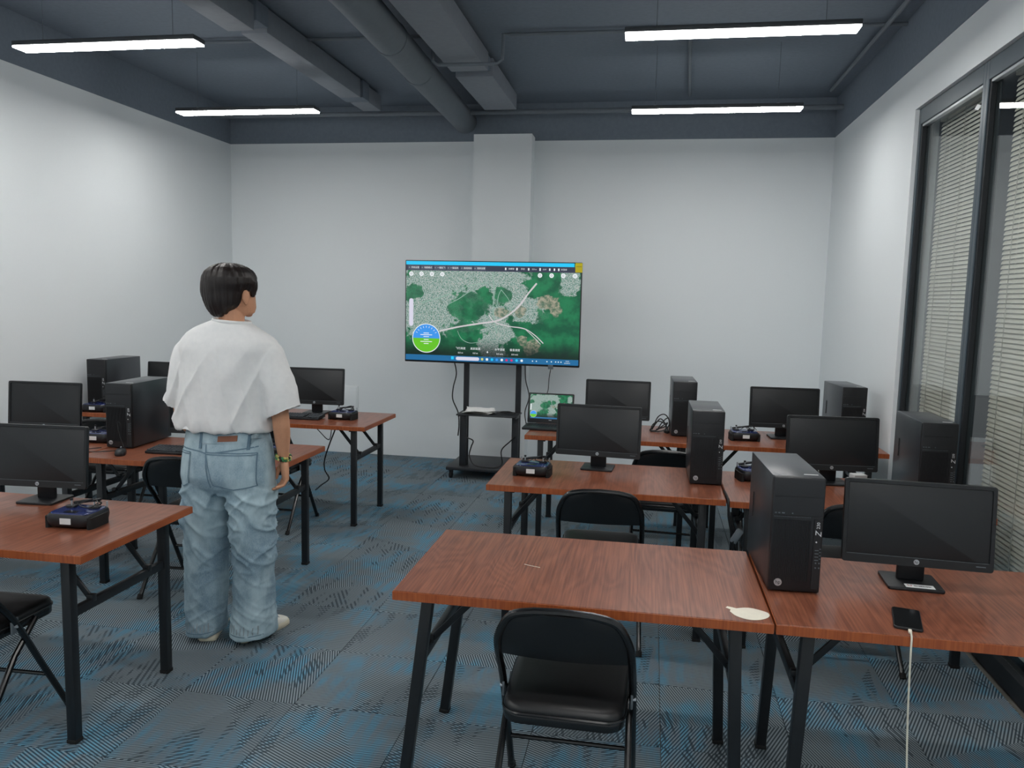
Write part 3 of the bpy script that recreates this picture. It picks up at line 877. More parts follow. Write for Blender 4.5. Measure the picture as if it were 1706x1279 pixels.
def screen_quad(name, w, h, mtx, parent, mat='map_picture'):
    me = bpy.data.meshes.new(name)
    me.from_pydata([mtx @ Vector(q) for q in ((-w / 2, -h / 2, 0), (w / 2, -h / 2, 0), (w / 2, h / 2, 0), (-w / 2, h / 2, 0))], [], [(0, 1, 2, 3)])
    uvl = me.uv_layers.new(name='UVMap')
    for i, q in enumerate(((0, 0), (1, 0), (1, 1), (0, 1))): uvl.data[i].uv = q
    me.materials.append(M[mat])
    o = bpy.data.objects.new(name, me); COL.objects.link(o); o.parent = parent
    return o
def attitude(parent, mtx, r, ticks=True):
    """round artificial-horizon instrument: sky half, grass half, ring, marks"""
    def half(a0, a1, nm, mat):
        pts = [(r * math.cos(a0 + (a1 - a0) * i / 24), r * math.sin(a0 + (a1 - a0) * i / 24)) for i in range(25)]
        MB().prism(pts, 0, .0008, mtx).obj(nm, mat, parent)
    half(0, PI, 'horizon_sky', 'ui_sky'); half(PI, 2 * PI, 'horizon_ground', 'ui_grass')
    MB().tube([mtx @ Vector((r * math.cos(a * PI / 24), r * math.sin(a * PI / 24), .0005)) for a in range(48)], r * .028, 6, closed=True).obj('horizon_ring', 'ui_white', parent)
    if ticks:
        m = MB()
        for i in range(9):
            a = math.radians(30 + 15 * i)
            q = mtx @ Matrix.Translation((r * .80 * math.cos(a), r * .80 * math.sin(a), .001)) @ Matrix.Rotation(a, 4, 'Z')
            m.prism(rrect(r * .13, r * .03, r * .005, 1), 0, .0004, q)
        m.obj('horizon_ticks', 'ui_white', parent)
        m = MB()
        for yy, wq in ((.36, .40), (.24, .86), (.11, .40), (-.10, .36), (-.24, .86), (-.38, .36)):
            m.prism(rrect(r * wq, r * .05, r * .01, 1, 0, r * yy), .0010, .0014, mtx)
        m.obj('pitch_lines', 'ui_white', parent)
t = thing('laptop', 'open black laptop showing a map, at the left end of the back-row table', 'laptop', (-.722, 5.672, TH), -.02)
MB().prism(rrect(.345, .235, .012, 3), .002, .018, None, .003).obj('base', 'black_plastic', t)
kb = MB()
for r in range(5):
    for q in range(14): kb.box((-.143 + q * .022, .075 - r * .022, .0185), (.018, .018, .003))
kb.obj('keys', 'panel_dark', t)
MB().box((0, -.075, .0182), (.10, .06, .001)).obj('touchpad', 'panel_dark', t)
LA = Matrix.Translation((0, .112, .020)) @ Matrix.Rotation(-.22, 4, 'X') @ Matrix.Rotation(PI / 2, 4, 'X')
lid = MB().prism(rrect(.345, .226, .008, 3, 0, .114), -.008, -.001, LA, .002).obj('lid', 'black_plastic', t)
screen_quad('screen', .318, .182, LA @ Matrix.Translation((0, .125, .0002)), lid)
attitude(lid, LA @ Matrix.Translation((-.129, .066, .0008)), .0245, False)
MB().prism(rrect(.30, .010, .001, 1, 0, .039), .0004, .0008, LA).obj('task_bar', 'ui_task', lid)
MB().prism(rrect(.022, .004, .001, 1, .0, .024), .0, .0008, LA).obj('brand_mark', 'silver', lid)
MB().prism(rrect(.007, .048, .003, 2, -.150, .12), .0004, .001, LA).obj('zoom_slider', 'ui_white', lid)

t = thing('mobile_phone', 'black mobile phone charging on the foreground table', 'phone', (.804, 2.493, TH), -.235)
MB().prism(rrect(.080, .168, .010, 5), .0, .0085, None, .0025).obj('body', 'black_plastic', t)
MB().prism(rrect(.075, .162, .009, 5), .0084, .0090).obj('screen', 'phone_glass', t)
def cable(name, pts, r, label, mat='cable_black', cat='cable', n=6):
    return tag(MB().tube(spline(pts, 8), r, n).obj(name, mat), label, cat)
o = thing('charging_cable', 'white charging cable hanging from the phone down to the carpet', 'cable', (.784, 2.405, .755))
MB().box((0, -.010, .0), (.010, .024, .007), .002, -.235).obj('plug', 'cable_white', o)
MB().tube(spline([(-.002, -.018, 0), (-.006, -.035, .006), (-.008, -.052, -.004), (-.009, -.058, -.06), (-.004, -.062, -.25), (.006, -.07, -.45), (.02, -.09, -.62), (.03, -.13, -.738), (.03, -.22, -.749), (-.02, -.32, -.7495)], 8), .0028, 8).obj('cord', 'cable_white', o)
# torn sticker on the empty table
pts = [(.058 * math.cos(a) * (1 + .06 * math.sin(3 * a)), .046 * math.sin(a) * (1 + .05 * math.cos(4 * a))) for a in [i * 2 * PI / 28 for i in range(28)]]
pts = pts[:11] + [(-.050, .040), (-.064, .046), (-.070, .034), (-.056, .022), (-.060, .006)] + pts[16:]
o = MB().prism(pts, 0, .0008).obj('torn_sticker', 'sticker_white', None, (.335, 2.432, TH + .0005))
tag(o, 'torn off-white round sticker on the corner of the empty table', 'sticker')
o = MB().tube(spline([(-.03, .012, 0), (-.005, .0, .0004), (.03, -.010, 0)], 5), .0012, 5).obj('white_thread', 'cable_white', None, (-.385, 2.70, TH + .0012))
tag(o, 'short white thread lying on the empty table', 'thread')
# small white boxes under the monitor at the glass wall
t = thing('power_adapter', 'white power adapter behind the foot of the monitor by the glass wall', 'adapter', (1.135, 4.46, TH), .3)
MB().box((0, 0, .022), (.075, .06, .044), .006).obj('body', 'label_white', t)
MB().tube(spline([(.03, 0, .03), (.07, .02, .03), (.09, .08, .004)], 5), .003, 6).obj('lead', 'cable_black', t)
t = thing('folded_leaflet', 'pale folded leaflet lying beside the white power adapter', 'leaflet', (1.26, 4.36, TH), .5)
MB().box((0, 0, .012), (.06, .13, .002), 0, Matrix.Rotation(.35, 4, 'Y')).obj('leaf', 'grey_plastic', t)
MB().box((.046, 0, .012), (.05, .13, .002), 0, Matrix.Rotation(-.4, 4, 'Y')).obj('leaf', 'grey_plastic', t)

# ------------------------------------------------------------------ cables
m = MB(); rr = random.Random(5)
t = thing('cable_tangle', 'tangle of black cables between monitor and tower on the back row', 'cable', (.092, 5.80, TH))
loops = [[(-.075, .03, .004), (-.05, .05, .03), (-.02, .04, .10), (.025, .02, .125), (.06, -.01, .09), (.065, -.03, .03), (.05, -.05, .004)],
         [(-.07, -.02, .004), (-.055, -.01, .05), (-.01, .0, .075), (.04, -.02, .05), (.055, -.05, .005)],
         [(-.075, .0, .004), (-.03, -.03, .012), (.02, -.02, .05), (.05, .01, .065), (.03, .04, .03), (-.03, .05, .006)],
         [(-.06, .05, .004), (-.03, .02, .06), (.0, -.01, .095), (.035, -.03, .06), (.04, -.055, .02), (.045, -.07, .004)],
         [(-.07, -.04, .004), (-.02, -.05, .008), (.03, -.045, .02), (.062, -.03, .06), (.05, .01, .10), (.01, .03, .06), (-.02, .045, .005)]]
for pts in loops:
    MB().tube(spline(pts, 7), .0042, 6).obj('cable_loop', 'cable_black', t)
for dx, dy in ((.035, -.06), (.055, -.055), (.045, -.075)):
    MB().box((dx, dy, .010), (.012, .034, .018), .003, .4).obj('connector', 'cable_black', t)
cable('hanging_cable', [(-2.50, 6.025, .74), (-2.51, 6.03, .62), (-2.573, 6.04, .464), (-2.619, 6.05, .332), (-2.632, 6.08, .238), (-2.604, 6.10, .159), (-2.717, 6.20, .072), (-2.80, 6.28, .007)], .006, 'black cable hanging behind the left back-row table down to the carpet')
cable('hanging_cable', [(-2.78, 6.025, .745), (-2.74, 6.03, .66), (-2.66, 6.05, .56), (-2.58, 6.05, .50), (-2.55, 6.035, .62), (-2.54, 6.025, .74)], .004, 'thin cable looping behind the left back-row table')
t = thing('cable_bundle', 'bundle of dark cables hanging in the gap between the two middle-row tables', 'cable', (.398, 3.93, 0))
MB().tube(spline([(-.004, .10, .755), (.0, -.04, .757), (.0, -.099, .752), (.004, -.101, .68), (.02, -.095, .60), (.030, -.090, .52), (.030, -.085, .40), (.02, -.08, .20), (.025, -.07, .008)], 7), .006, 8).obj('cable_run', 'cable_black', t)
MB().tube(spline([(.016, -.100, .70), (.020, -.100, .64), (.045, -.10, .58), (.05, -.10, .50), (.03, -.11, .56), (.038, -.10, .40), (.05, -.09, .12), (.045, -.08, .008)], 7), .006, 8).obj('cable_run', 'cable_black', t)
MB().box((.045, -.105, .585), (.035, .02, .075), .006, Matrix.Rotation(.5, 4, 'Y')).obj('plug', 'grey_plastic', t)
cable('tower_cable', [(-3.19, 4.12, .757), (-3.24, 4.06, .756), (-3.18, 4.00, .756), (-3.10, 4.03, .757), (-3.05, 4.07, .757)], .0028, 'thin black cable lying in front of the large tower on the left')

# ------------------------------------------------------------------ big screen on its trolley
SX, SY = -1.4425, 7.10
ST = thing('screen_trolley', 'black wheeled floor stand carrying the big screen', 'stand', (SX, SY, 0))
for s in (-1, 1):
    MB().box((s * .2475, .07, 1.02), (.05, .03, 1.82), .004).obj('post', 'stand_steel', ST)
    MB().box((s * .2475 - .012, .045 - .01, .36), (.062, .07, .53), .005).obj('post_sleeve', 'stand_steel', ST)
    MB().box((s * .2475, .045, 1.55), (.04, .02, .56), .003).obj('mount_arm', 'stand_steel', ST)
base = MB().box((0, .22, .098), (.80, .60, .032), .008).obj('base_plate', 'stand_steel', ST)
for sx in (-1, 1):
    for sy in (-1, 1):
        cx, cy = sx * .36, .22 + sy * .25
        w_ = MB().cyl((cx, cy, .030), .030, .024, 20, 'X').obj('caster_wheel', 'rubber', base)
        MB().box((cx, cy + .006, .064), (.034, .036, .04), .005).obj('caster_fork', 'stand_steel', base)
MB().box((0, -.04, .625), (.56, .30, .014), .004).obj('shelf', 'stand_steel', ST)
for s in (-1, 1):
    MB().bar((s * .262, .05, .60), (s * .262, -.17, .615), .012, .02, .002).obj('shelf_bracket', 'stand_steel', ST)
MB().box((0, .07, 1.58), (.52, .025, .07), .003).obj('cross_rail', 'stand_steel', ST)
t = thing('paper_stack', 'crumpled white papers on the trolley shelf', 'paper', (SX - .10, SY - .06, .6325), .05)
for i in range(5):
    mb = MB(); n = 8; vs = []; fs = []
    for a in range(n + 1):
        for b in range(n + 1):
            x, y = (a / n - .5) * .26, (b / n - .5) * .19
            z = .004 + i * .006 + .010 * max(0, noise.noise(Vector((x * 12, y * 12, i * 3.1))) + .2) * (1 + .5 * i)
            vs.append((x + i * .006, y - i * .004, z))
    for a in range(n):
        for b in range(n):
            q = a * (n + 1) + b; fs.append((q, q + 1, q + n + 2, q + n + 1))
    o = mb.add(vs, fs).obj('sheet', 'paper', t, sharp=60); o.rotation_euler = (0, 0, .1 * i - .2)
t = thing('shelf_cable', 'black coiled cable at the right end of the trolley shelf', 'cable', (SX + .16, SY - .06, .634))
MB().tube(spline([(-.09, 0, .006), (-.04, .03, .008), (.05, .02, .01), (.07, -.03, .012), (0, -.04, .014), (-.05, -.01, .018), (.02, .02, .02), (.085, .0, .008)], 6), .0055, 6).obj('cable_loop', 'cable_black', t)

TVW, TVH = 1.63, .935
TV = thing('television', 'large screen showing an aerial map, on the wheeled stand at the back wall', 'television', (SX, SY - .045, 1.083))
TA = Matrix.Rotation(.01, 4, 'X') @ Matrix.Rotation(PI / 2, 4, 'X')
MB().prism(rrect(TVW, TVH, .006, 2, 0, TVH / 2), -.035, -.002, TA, .003).obj('cabinet', 'black_plastic', TV)
MB().prism(rrect(1.0, .5, .03, 3, 0, TVH * .42), -.056, -.03, TA, .008).obj('rear_housing', 'black_plastic', TV)
SW, SH = TVW - .018, TVH - .026
SO = TA @ Matrix.Translation((0, .018 + SH / 2, 0))
scr = screen_quad('screen', SW, SH, SO @ Matrix.Translation((0, 0, -.0012)), TV)
S = lambda u, v, z=0.0: SO @ Matrix.Translation(((u - .5) * SW, (.5 - v) * SH, z))
def rect(nm, u0, u1, v0, v1, mat, z=0.0, r=.002, parent=None):
    w_, h_ = (u1 - u0) * SW, (v1 - v0) * SH
    return MB().prism(rrect(w_, h_, min(r, w_ * .49, h_ * .49), 4), 0, .0006, S((u0 + u1) / 2, (v0 + v1) / 2, z)).obj(nm, mat, parent or scr)
def stext(nm, body, u, v, size, mat='ui_white'):
    return text(nm, body, size, mat, scr, S(u, v, .0026), .0002)
def road(pts, wd, mat, nm='map_road'):
    P = spline([(((u - .5) * SW), ((.5 - v) * SH), 0) for u, v in pts], 6)
    L, R_ = [], []
    for i, q in enumerate(P):
        d_ = (P[min(i + 1, len(P) - 1)] - P[max(i - 1, 0)]).normalized()
        n_ = Vector((-d_.y, d_.x, 0)) * wd * (1 + .35 * noise.noise(q * 9))
        L.append(q + n_); R_.append(q - n_)
    vs = [SO @ (q + Vector((0, 0, .0004))) for q in L + R_]; n = len(L)
    MB().add(vs, [(i, i + 1, n + i + 1, n + i) for i in range(n - 1)]).obj(nm, mat, scr)
road([(.20, .700), (.30, .655), (.42, .615), (.52, .585), (.575, .545), (.63, .475), (.67, .40), (.705, .31), (.755, .20)], .0075, 'ui_road')
road([(.09, .42), (.2, .36), (.3, .29), (.38, .235), (.48, .20)], .004, 'ui_road2')
road([(.2, .47), (.3, .38), (.36, .31), (.39, .28)], .003, 'ui_road2')
road([(.505, .10), (.515, .3), (.51, .45), (.52, .585), (.535, .70)], .004, 'ui_road2')
road([(.485, .52), (.505, .57), (.53, .60), (.60, .63), (.69, .65), (.75, .71), (.80, .79)], .0045, 'ui_road')
road([(.70, .66), (.745, .73), (.785, .80)], .003, 'ui_road')
road([(.555, .27), (.60, .37), (.615, .46), (.58, .53)], .0028, 'ui_road2')
road([(.53, .45), (.54, .33), (.555, .27)], .0028, 'ui_road2')
road([(.305, .69), (.33, .77), (.38, .81), (.45, .79)], .0022, 'ui_road2')
rect('title_bar', 0, .962, .0, .036, 'ui_cyan', .0006)
rect('tool_bar', 0, 1, .036, .092, 'ui_bar', .0006)
labels = ['不连接', '参数', '一键起飞', '一键返航', '航线规划', '视频回放']
for i, u in enumerate((.046, .122, .199, .275, .353, .430)):
    rect('tool_button', u - .034, u + .034, .042, .087, 'ui_button', .0012, .004)
    stext('button_letters', ['参数设置', '地图模式', '一键起飞', '一键返航', '航线规划', '视频设置'][i], u + .008, .0645, .019)
    rect('button_icon', u - .030, u - .024, .058, .070, 'ui_grey', .0018)
for i, (u, s_) in enumerate(((.61, '未解锁'), (.675, '手动'), (.74, '0.0 m'), (.798, '0.0V'), (.905, '未连接'))):
    stext('status_letters', s_, u, .064, .018)
for u in (.578, .642, .708, .772, .826, .852, .876):
    MB().prism(rrect(.013, .022 if u != .772 else .026, .003, 2), 0, .0006, S(u, .064, .0018)).obj('status_icon', 'ui_white', scr)
for u in (.030, .091, .152, .213, .772, .837, .902, .967):
    v = .127 if u < .5 else .122
    rb = MB().cyl((0, 0, 0), .0205, .0006, 24); rb.v = [tuple(S(u, v, .0012) @ Vector(q)) for q in rb.v]
    rb.obj('round_button', 'ui_white', scr)
    ic = MB().tube([S(u, v, .0018) @ Vector((.008 * math.cos(a * PI / 8), .008 * math.sin(a * PI / 8), 0)) for a in range(16)], .0018, 5, closed=True)
    ic.obj('button_icon', 'ui_grey', scr)
rect('zoom_slider', .019, .044, .375, .655, 'ui_pill', .0012, .02)
attitude(scr, S(.122, .775, .0012), .131)
for u, a, b in ((.325, '飞行高度', '0.0 m'), (.412, '离家距离', '0.0 m'), (.553, '水平速度', '0.0 m/s'), (.640, '垂直速度', '0.0 m/s')):
    stext('reading_name', a, u, .868, .024)
    stext('reading_value', b, u, .912, .021)
MB().prism([(-.008, -.008), (.008, -.008), (0, .012)], 0, .0006, S(.482, .895, .0012)).obj('home_arrow', 'ui_white', scr)
rect('task_bar', 0, 1, .944, 1.0, 'ui_task', .0006)
rect('start_button', .270, .286, .952, .982, 'ui_cyan', .0014)
rect('search_field', .298, .435, .953, .988, 'ui_pill', .0014, .015)
for u, mt in ((.452, 'ui_yellow'), (.480, 'ui_white'), (.509, 'ui_cyan'), (.537, 'ui_sky'), (.566, 'ui_white'), (.593, 'ui_pink'), (.622, 'ui_pink'), (.651, 'ui_cyan'), (.680, 'ui_white')):
    MB().prism(rrect(.022, .022, .006 if mt != 'ui_pink' else .0105, 3), 0, .0006, S(u, .970, .0014)).obj('task_icon', mt, scr)
for u in (.742, .764, .824, .849, .873, .888, .903):
    MB().prism(rrect(.011, .011, .004, 2), 0, .0006, S(u, .970, .0014)).obj('tray_icon', 'ui_white', scr)
stext('clock_letters', '10:50', .938, .961, .015)
stext('date_letters', '2025/8/21', .938, .980, .014)
MB().prism(rrect(.062, .082, .002, 1, TVW / 2 - .030, TVH - .046), -.001, .0028, TA).obj('yellow_label', 'yellow_label', TV, label='yellow energy label on the corner')
MB().prism(rrect(.048, .003, .001, 1, TVW / 2 - .030, TVH - .036), .0028, .0031, TA).obj('label_line', 'dark_print', TV)
MB().prism(rrect(.045, .04, .004, 2, .556, -.002), -.012, .006, TA).obj('infrared_receiver', 'grey_plastic', TV)
cable('power_cable', [(-1.80, 7.12, 1.10), (-1.775, 7.11, .98), (-1.80, 7.10, .85), (-1.80, 7.09, .74), (-1.745, 7.08, .62), (-1.735, 7.08, .50), (-1.745, 7.09, .40)], .006, 'black cable hanging from the left underside of the big screen')
cable('power_cable', [(-1.13, 7.12, 1.10), (-1.12, 7.11, .95), (-1.08, 7.08, .80), (-1.11, 7.05, .66), (-1.09, 7.02, .55)], .005, 'black cable hanging beside the right post of the trolley')
cable('sensor_cable', [(-.887, 7.08, 1.07), (-.89, 7.0, .98), (-.86, 6.7, .90), (-.84, 6.2, .86), (-.80, 5.90, .80), (-.79, 5.83, .775)], .0035, 'thin cable from the small sensor under the big screen to the laptop')
cable('power_cable', [(-1.665, 7.10, .385), (-1.60, 7.09, .36), (-1.615, 7.08, .30), (-1.625, 7.06, .22), (-1.57, 7.04, .14), (-1.46, 7.06, .122), (-1.38, 7.08, .121), (-1.32, 7.09, .16), (-1.33, 7.10, .28), (-1.25, 7.09, .37), (-1.20, 7.08, .42)], .006, 'black cable drooping between the trolley posts onto the base')
t = thing('wall_panel', 'flat white electrical cover on the back wall behind the left monitor', 'wall box', (-3.215, YB, .573))
MB().box((0, -.006, 0), (.34, .012, .305), .003).obj('frame', 'wall_paint', t)
MB().box((0, -.014, 0), (.315, .008, .28), .003).obj('cover', 'wall_paint', t)

# ------------------------------------------------------------------ the person
PX, PY = -1.96, 3.43
P = thing('person', 'person in a white T-shirt and light blue jeans standing with their back to the camera', 'person', (PX, PY, 0))
def remeshed(name, mb, voxel, smooth=6, fac=.5):
    me = bpy.data.meshes.new(name); me.from_pydata(mb.v, [], mb.f)
    b = bmesh.new(); b.from_mesh(me); bmesh.ops.recalc_face_normals(b, faces=b.faces[:]); b.to_mesh(me); b.free()
    o = bpy.data.objects.new(name + '_tmp', me); COL.objects.link(o)
    md = o.modifiers.new('r', 'REMESH'); md.mode = 'VOXEL'; md.voxel_size = voxel; md.use_smooth_shade = True
    sm = o.modifiers.new('s', 'SMOOTH'); sm.factor = fac; sm.iterations = smooth
    dg = bpy.context.evaluated_depsgraph_get()
    out = bpy.data.meshes.new_from_object(o.evaluated_get(dg))
    bpy.data.objects.remove(o)
    return out
def finish(name, me, mat, parent, fn=None, label=None):
    if fn is not None:
        nr = [v.normal.copy() for v in me.vertices]
        for v, n_ in zip(me.vertices, nr):
            v.co += n_ * fn(v.co, n_)
    me.materials.clear(); me.materials.append(M[mat]); me.name = name
    me.shade_smooth()
    o = bpy.data.objects.new(name, me); COL.objects.link(o); o.parent = parent
    if label: o['label'] = label
    return o
def ell(cx, cy, z, a, b, n=28, sq=2.0, tx=0.0, ty=0.0):
    """superellipse ring, optionally tilted (dz per unit x / y)"""
    r = []
    for i in range(n):
        t_ = 2 * PI * i / n
        c_, s_ = math.cos(t_), math.sin(t_)
        x = a * math.copysign(abs(c_) ** (2 / sq), c_); y = b * math.copysign(abs(s_) ** (2 / sq), s_)
        r.append((cx + x, cy + y, z + tx * x + ty * y))
    return r
def limb(mb, pts, n=14, sub=4):
    c_ = spline([q[:3] for q in pts], sub); rr_ = spline([(q[3], 0, 0) for q in pts], sub)
    mb.tube(c_, [max(.002, q.x) for q in rr_], n)
    mb.sphere(c_[0], rr_[0].x, 12); mb.sphere(c_[-1], rr_[-1].x, 12)

# skin: head, neck, trunk, arms, hands, legs as one surface
sk = MB()
HA = -.45
HM = Matrix.Translation((.018, .010, 0)) @ Matrix.Rotation(HA, 4, 'Z')
hr = [(1.585, .0, .030, .045, .050), (1.600, .0, .040, .058, .066), (1.625, .0, .028, .068, .086), (1.66, .0, .012, .075, .098), (1.70, .0, .004, .079, .102), (1.74, .0, .0, .080, .102), (1.775, .0, -.004, .074, .095), (1.80, .0, -.006, .060, .076), (1.815, 0, -.008, .036, .045)]
sk.loft([[HM @ Vector(q) for q in ell(cx, cy, z, a, b, 24)] for z, cx, cy, a, b in hr])
nose = MB().loft([ell(0, .100, 1.642, .015, .018, 10), ell(0, .104, 1.655, .014, .020, 10), ell(0, .100, 1.68, .009, .012, 10), ell(0, .098, 1.70, .007, .008, 10)])
sk.add([HM @ Vector(q) for q in nose.v], nose.f)
for yy, zz in ((.103, 1.617), (.101, 1.609)):
    e = MB().sphere((0, yy - .008, zz), (.022, .010, .0045), 10); sk.add([HM @ Vector(q) for q in e.v], e.f)
e = MB().sphere((0, .082, 1.592), (.024, .018, .014), 10); sk.add([HM @ Vector(q) for q in e.v], e.f)
for s in (-1, 1):
    e = MB().sphere((s * .087, .006, 1.676), (.010, .020, .033), 12); sk.add([HM @ Vector(q) for q in e.v], e.f)
    e = MB().sphere((s * .084, .010, 1.648), (.008, .010, .012), 10); sk.add([HM @ Vector(q) for q in e.v], e.f)
sk.loft([ell(.012, -.002, 1.50, .075, .065, 20), ell(.012, .0, 1.55, .060, .060, 20), ell(.012, .006, 1.60, .056, .060, 20), ell(.008, .012, 1.65, .056, .062, 20)])
sk.loft([ell(-.01, .01, z, a, b, 24) for z, a, b in ((.80, .15, .10), (.95, .155, .10), (1.10, .145, .095), (1.30, .160, .10), (1.40, .150, .095), (1.46, .11, .075), (1.52, .07, .055))])
limb(sk, [(.145, .0, 1.40, .046), (.225, .0, 1.28, .046), (.252, .004, 1.12, .041), (.252, .022, 1.02, .038), (.250, .034, .94, .028), (.250, .038, .915, .026)])
limb(sk, [(-.150, .0, 1.40, .046), (-.235, .0, 1.28, .044), (-.262, .02, 1.12, .042), (-.245, .05, 1.045, .040), (-.20, .16, 1.00, .031), (-.175, .215, .99, .026)])
for s, hx in ((-1, -.13), (1, .095)):
    limb(sk, [(hx * .8, .0, .84, .085), (hx, .01, .50, .058), (hx * 1.05, .0, .30, .052), (hx * 1.08, .0, .09, .036)], 12, 3)
def hand(mb, W, side, curl):
    """palm and five fingers; local: +z to the fingertips, +x palm normal, y across with the thumb at +y*side"""
    q = MB()
    q.loft([[(c_[0], c_[1] * side, c_[2]) for c_ in rg] for rg in (ell(0, 0, -.012, .019, .024, 14), ell(0, 0, .02, .017, .034, 14, 2.4), ell(.002, 0, .06, .015, .041, 14, 2.6), ell(.003, 0, .088, .012, .040, 14, 2.6))])
    for i, (yy, L) in enumerate(((.034, .072), (.0115, .081), (-.0115, .075), (-.033, .060))):
        a1, a2, a3 = curl * (.8 + .12 * i), curl * (1.7 + .14 * i), curl * (2.2 + .16 * i)
        p0 = Vector((.003, yy * side, .084)); seg = (.45 * L, .30 * L, .25 * L); pts = [p0 - Vector((0, 0, .016)), p0]
        for a, l_ in zip((a1, a2, a3), seg):
            pts.append(pts[-1] + Vector((math.sin(a), yy * side * 3.2, math.cos(a))).normalized() * l_)
        q.tube(pts, [.0084, .0084, .0080, .0072, .0060], 10); q.sphere(pts[-1], .0061, 8)
    pts = [Vector((.004, .022 * side, .018)), Vector((.014, .042 * side, .040)), Vector((.026, .048 * side, .064)), Vector((.034, .044 * side, .086))]
    q.tube(pts, [.013, .0105, .009, .0068], 10); q.sphere(pts[-1], .007, 8)
    mb.add([W @ Vector(v_) for v_ in q.v], q.f)
# right hand hangs, palm turned to the thigh, thumb forward
def frame(o_, xa, za):
    x_ = Vector(xa).normalized(); z_ = Vector(za).normalized(); x_ = (x_ - z_ * x_.dot(z_)).normalized(); y_ = z_.cross(x_)
    return Matrix(((x_.x, y_.x, z_.x, o_[0]), (x_.y, y_.y, z_.y, o_[1]), (x_.z, y_.z, z_.z, o_[2]), (0, 0, 0, 1)))
WR = frame((.250, .040, .905), (-.80, -.60, 0), (.10, .05, -1))
yv = WR.to_3x3() @ Vector((0, 1, 0))
yside = 1 if yv.y - yv.x > 0 else -1
hand(sk, WR @ Matrix.Scale(1.10, 4), yside, .62)
WL = frame((-.172, .225, .988), (.3, .1, -1), (.55, .8, -.05))
yside2 = 1 if (WL.to_3x3() @ Vector((0, 1, 0))).x > 0 else -1
hand(sk, WL, yside2, .45)
body = finish('body', remeshed('body', sk, .0030, 2), 'skin', P)
for s in (-1, 1):
    q = HM @ Vector((s * .031, .092, 1.688))
    MB().sphere(q, (.011, .008, .007), 10).obj('eye', 'eye_dark', P)
    m_ = MB().tube([HM @ Vector((s * x_, y_, z_)) for x_, y_, z_ in ((.014, .101, 1.706), (.032, .097, 1.711), (.05, .087, 1.705))], .004, 6)
    m_.obj('eyebrow', 'hair', P)

# hair: full cap, tapering to the nape
hp = MB()
HH = Matrix.Translation((.002, -.002, 0))
hh = [(1.580, -.026, -.050, .020, .018), (1.592, -.026, -.048, .038, .030), (1.615, -.020, -.042, .062, .046), (1.635, -.013, -.036, .080, .060), (1.66, -.013, -.026, .094, .076), (1.70, -.012, -.010, .108, .096), (1.735, -.001, .002, .123, .112), (1.765, .001, .006, .122, .116), (1.79, .002, .004, .108, .106), (1.810, .002, .002, .082, .088), (1.822, .002, 0, .054, .062), (1.829, .002, 0, .022, .026)]
hp.loft([[HH @ Vector(q) for q in ell(cx, cy, z, a, b, 40, 2.15)] for z, cx, cy, a, b in hh])
fr = MB().loft([ell(.0, .072, 1.735, .056, .016, 16), ell(0, .074, 1.752, .072, .028, 16), ell(0, .068, 1.775, .07, .03, 16), ell(0, .06, 1.80, .05, .03, 16)])
hp.add([HM @ Vector(q) for q in fr.v], fr.f)
sb = MB().loft([ell(.078, .050, 1.674, .008, .007, 12), ell(.084, .05, 1.715, .014, .020, 12), ell(.086, .03, 1.75, .02, .04, 12)])
hp.add([HM @ Vector(q) for q in sb.v], sb.f)
sb = MB().loft([ell(-.078, .050, 1.674, .008, .007, 12), ell(-.084, .05, 1.715, .014, .020, 12), ell(-.086, .03, 1.75, .02, .04, 12)])
hp.add([HM @ Vector(q) for q in sb.v], sb.f)
def hairf(co, n_):
    a = math.atan2(co.y, co.x)
    st = noise.noise(Vector((math.cos(a) * 9, math.sin(a) * 9, co.z * 5)))
    st2 = noise.noise(Vector((math.cos(a) * 26, math.sin(a) * 26, co.z * 8)))
    return .005 * st + .0032 * st2
finish('hair', remeshed('hair', hp, .0045, 4), 'hair', P, hairf, label='short dark brown hair')

# T-shirt
ts = MB()
tr = [(1.062, -.034, .006, .212, .128, .02, .0), (1.040, -.034, .006, .222, .136, .02, .0), (1.055, -.035, .005, .232, .146, .03, 0), (1.10, -.034, .004, .236, .152, .02, 0), (1.18, -.024, .002, .232, .150, 0, 0), (1.28, -.008, .0, .228, .146, 0, 0), (1.37, -.002, .0, .226, .140, 0, 0), (1.43, .0, -.002, .240, .132, 0, 0), (1.470, .0, -.002, .232, .120, 0, .02), (1.498, .0, -.002, .206, .104, -.02, .04), (1.522, .004, -.002, .166, .092, -.04, .04), (1.542, .010, -.002, .124, .082, -.06, .04), (1.556, .014, .0, .092, .074, -.08, .03), (1.560, .014, .0, .082, .066, -.08, .02)]
inner = [(1.12, -.034, .006, .200, .118, 0, 0)]
ts.loft([ell(cx, cy, z, a, b, 40, 2.5, tx, ty) for z, cx, cy, a, b, tx, ty in inner + tr])
def sleeve(mb, pts):
    rings = []
    for (x, y, z, a, b, ang) in pts:
        rg = []
        for i in range(24):
            t_ = 2 * PI * i / 24
            u_, v_ = a * math.cos(t_), b * math.sin(t_)
            rg.append((x + u_ * math.cos(ang), y + v_, z + u_ * math.sin(ang)))
        rings.append(rg)
    mb.loft(rings)
def arm_sleeve(pairs):
    rg = []
    for (xo, zo), (xi, zi), b in pairs:
        rg.append(((xo + xi) / 2, .002, (zo + zi) / 2, math.hypot(xo - xi, zo - zi) / 2, b, math.atan2(zo - zi, xo - xi)))
    x, y, z, a, b, g = rg[-1]
    up = 1 if x > 0 else -1
    rg += [(x, y, z - .003, a * .93, b * .93, g), (x - up * .008, y, z + .03, a * .86, b * .86, g), (x - up * .02, y, z + .07, a * .6, b * .6, g)]
    sleeve(ts, rg)
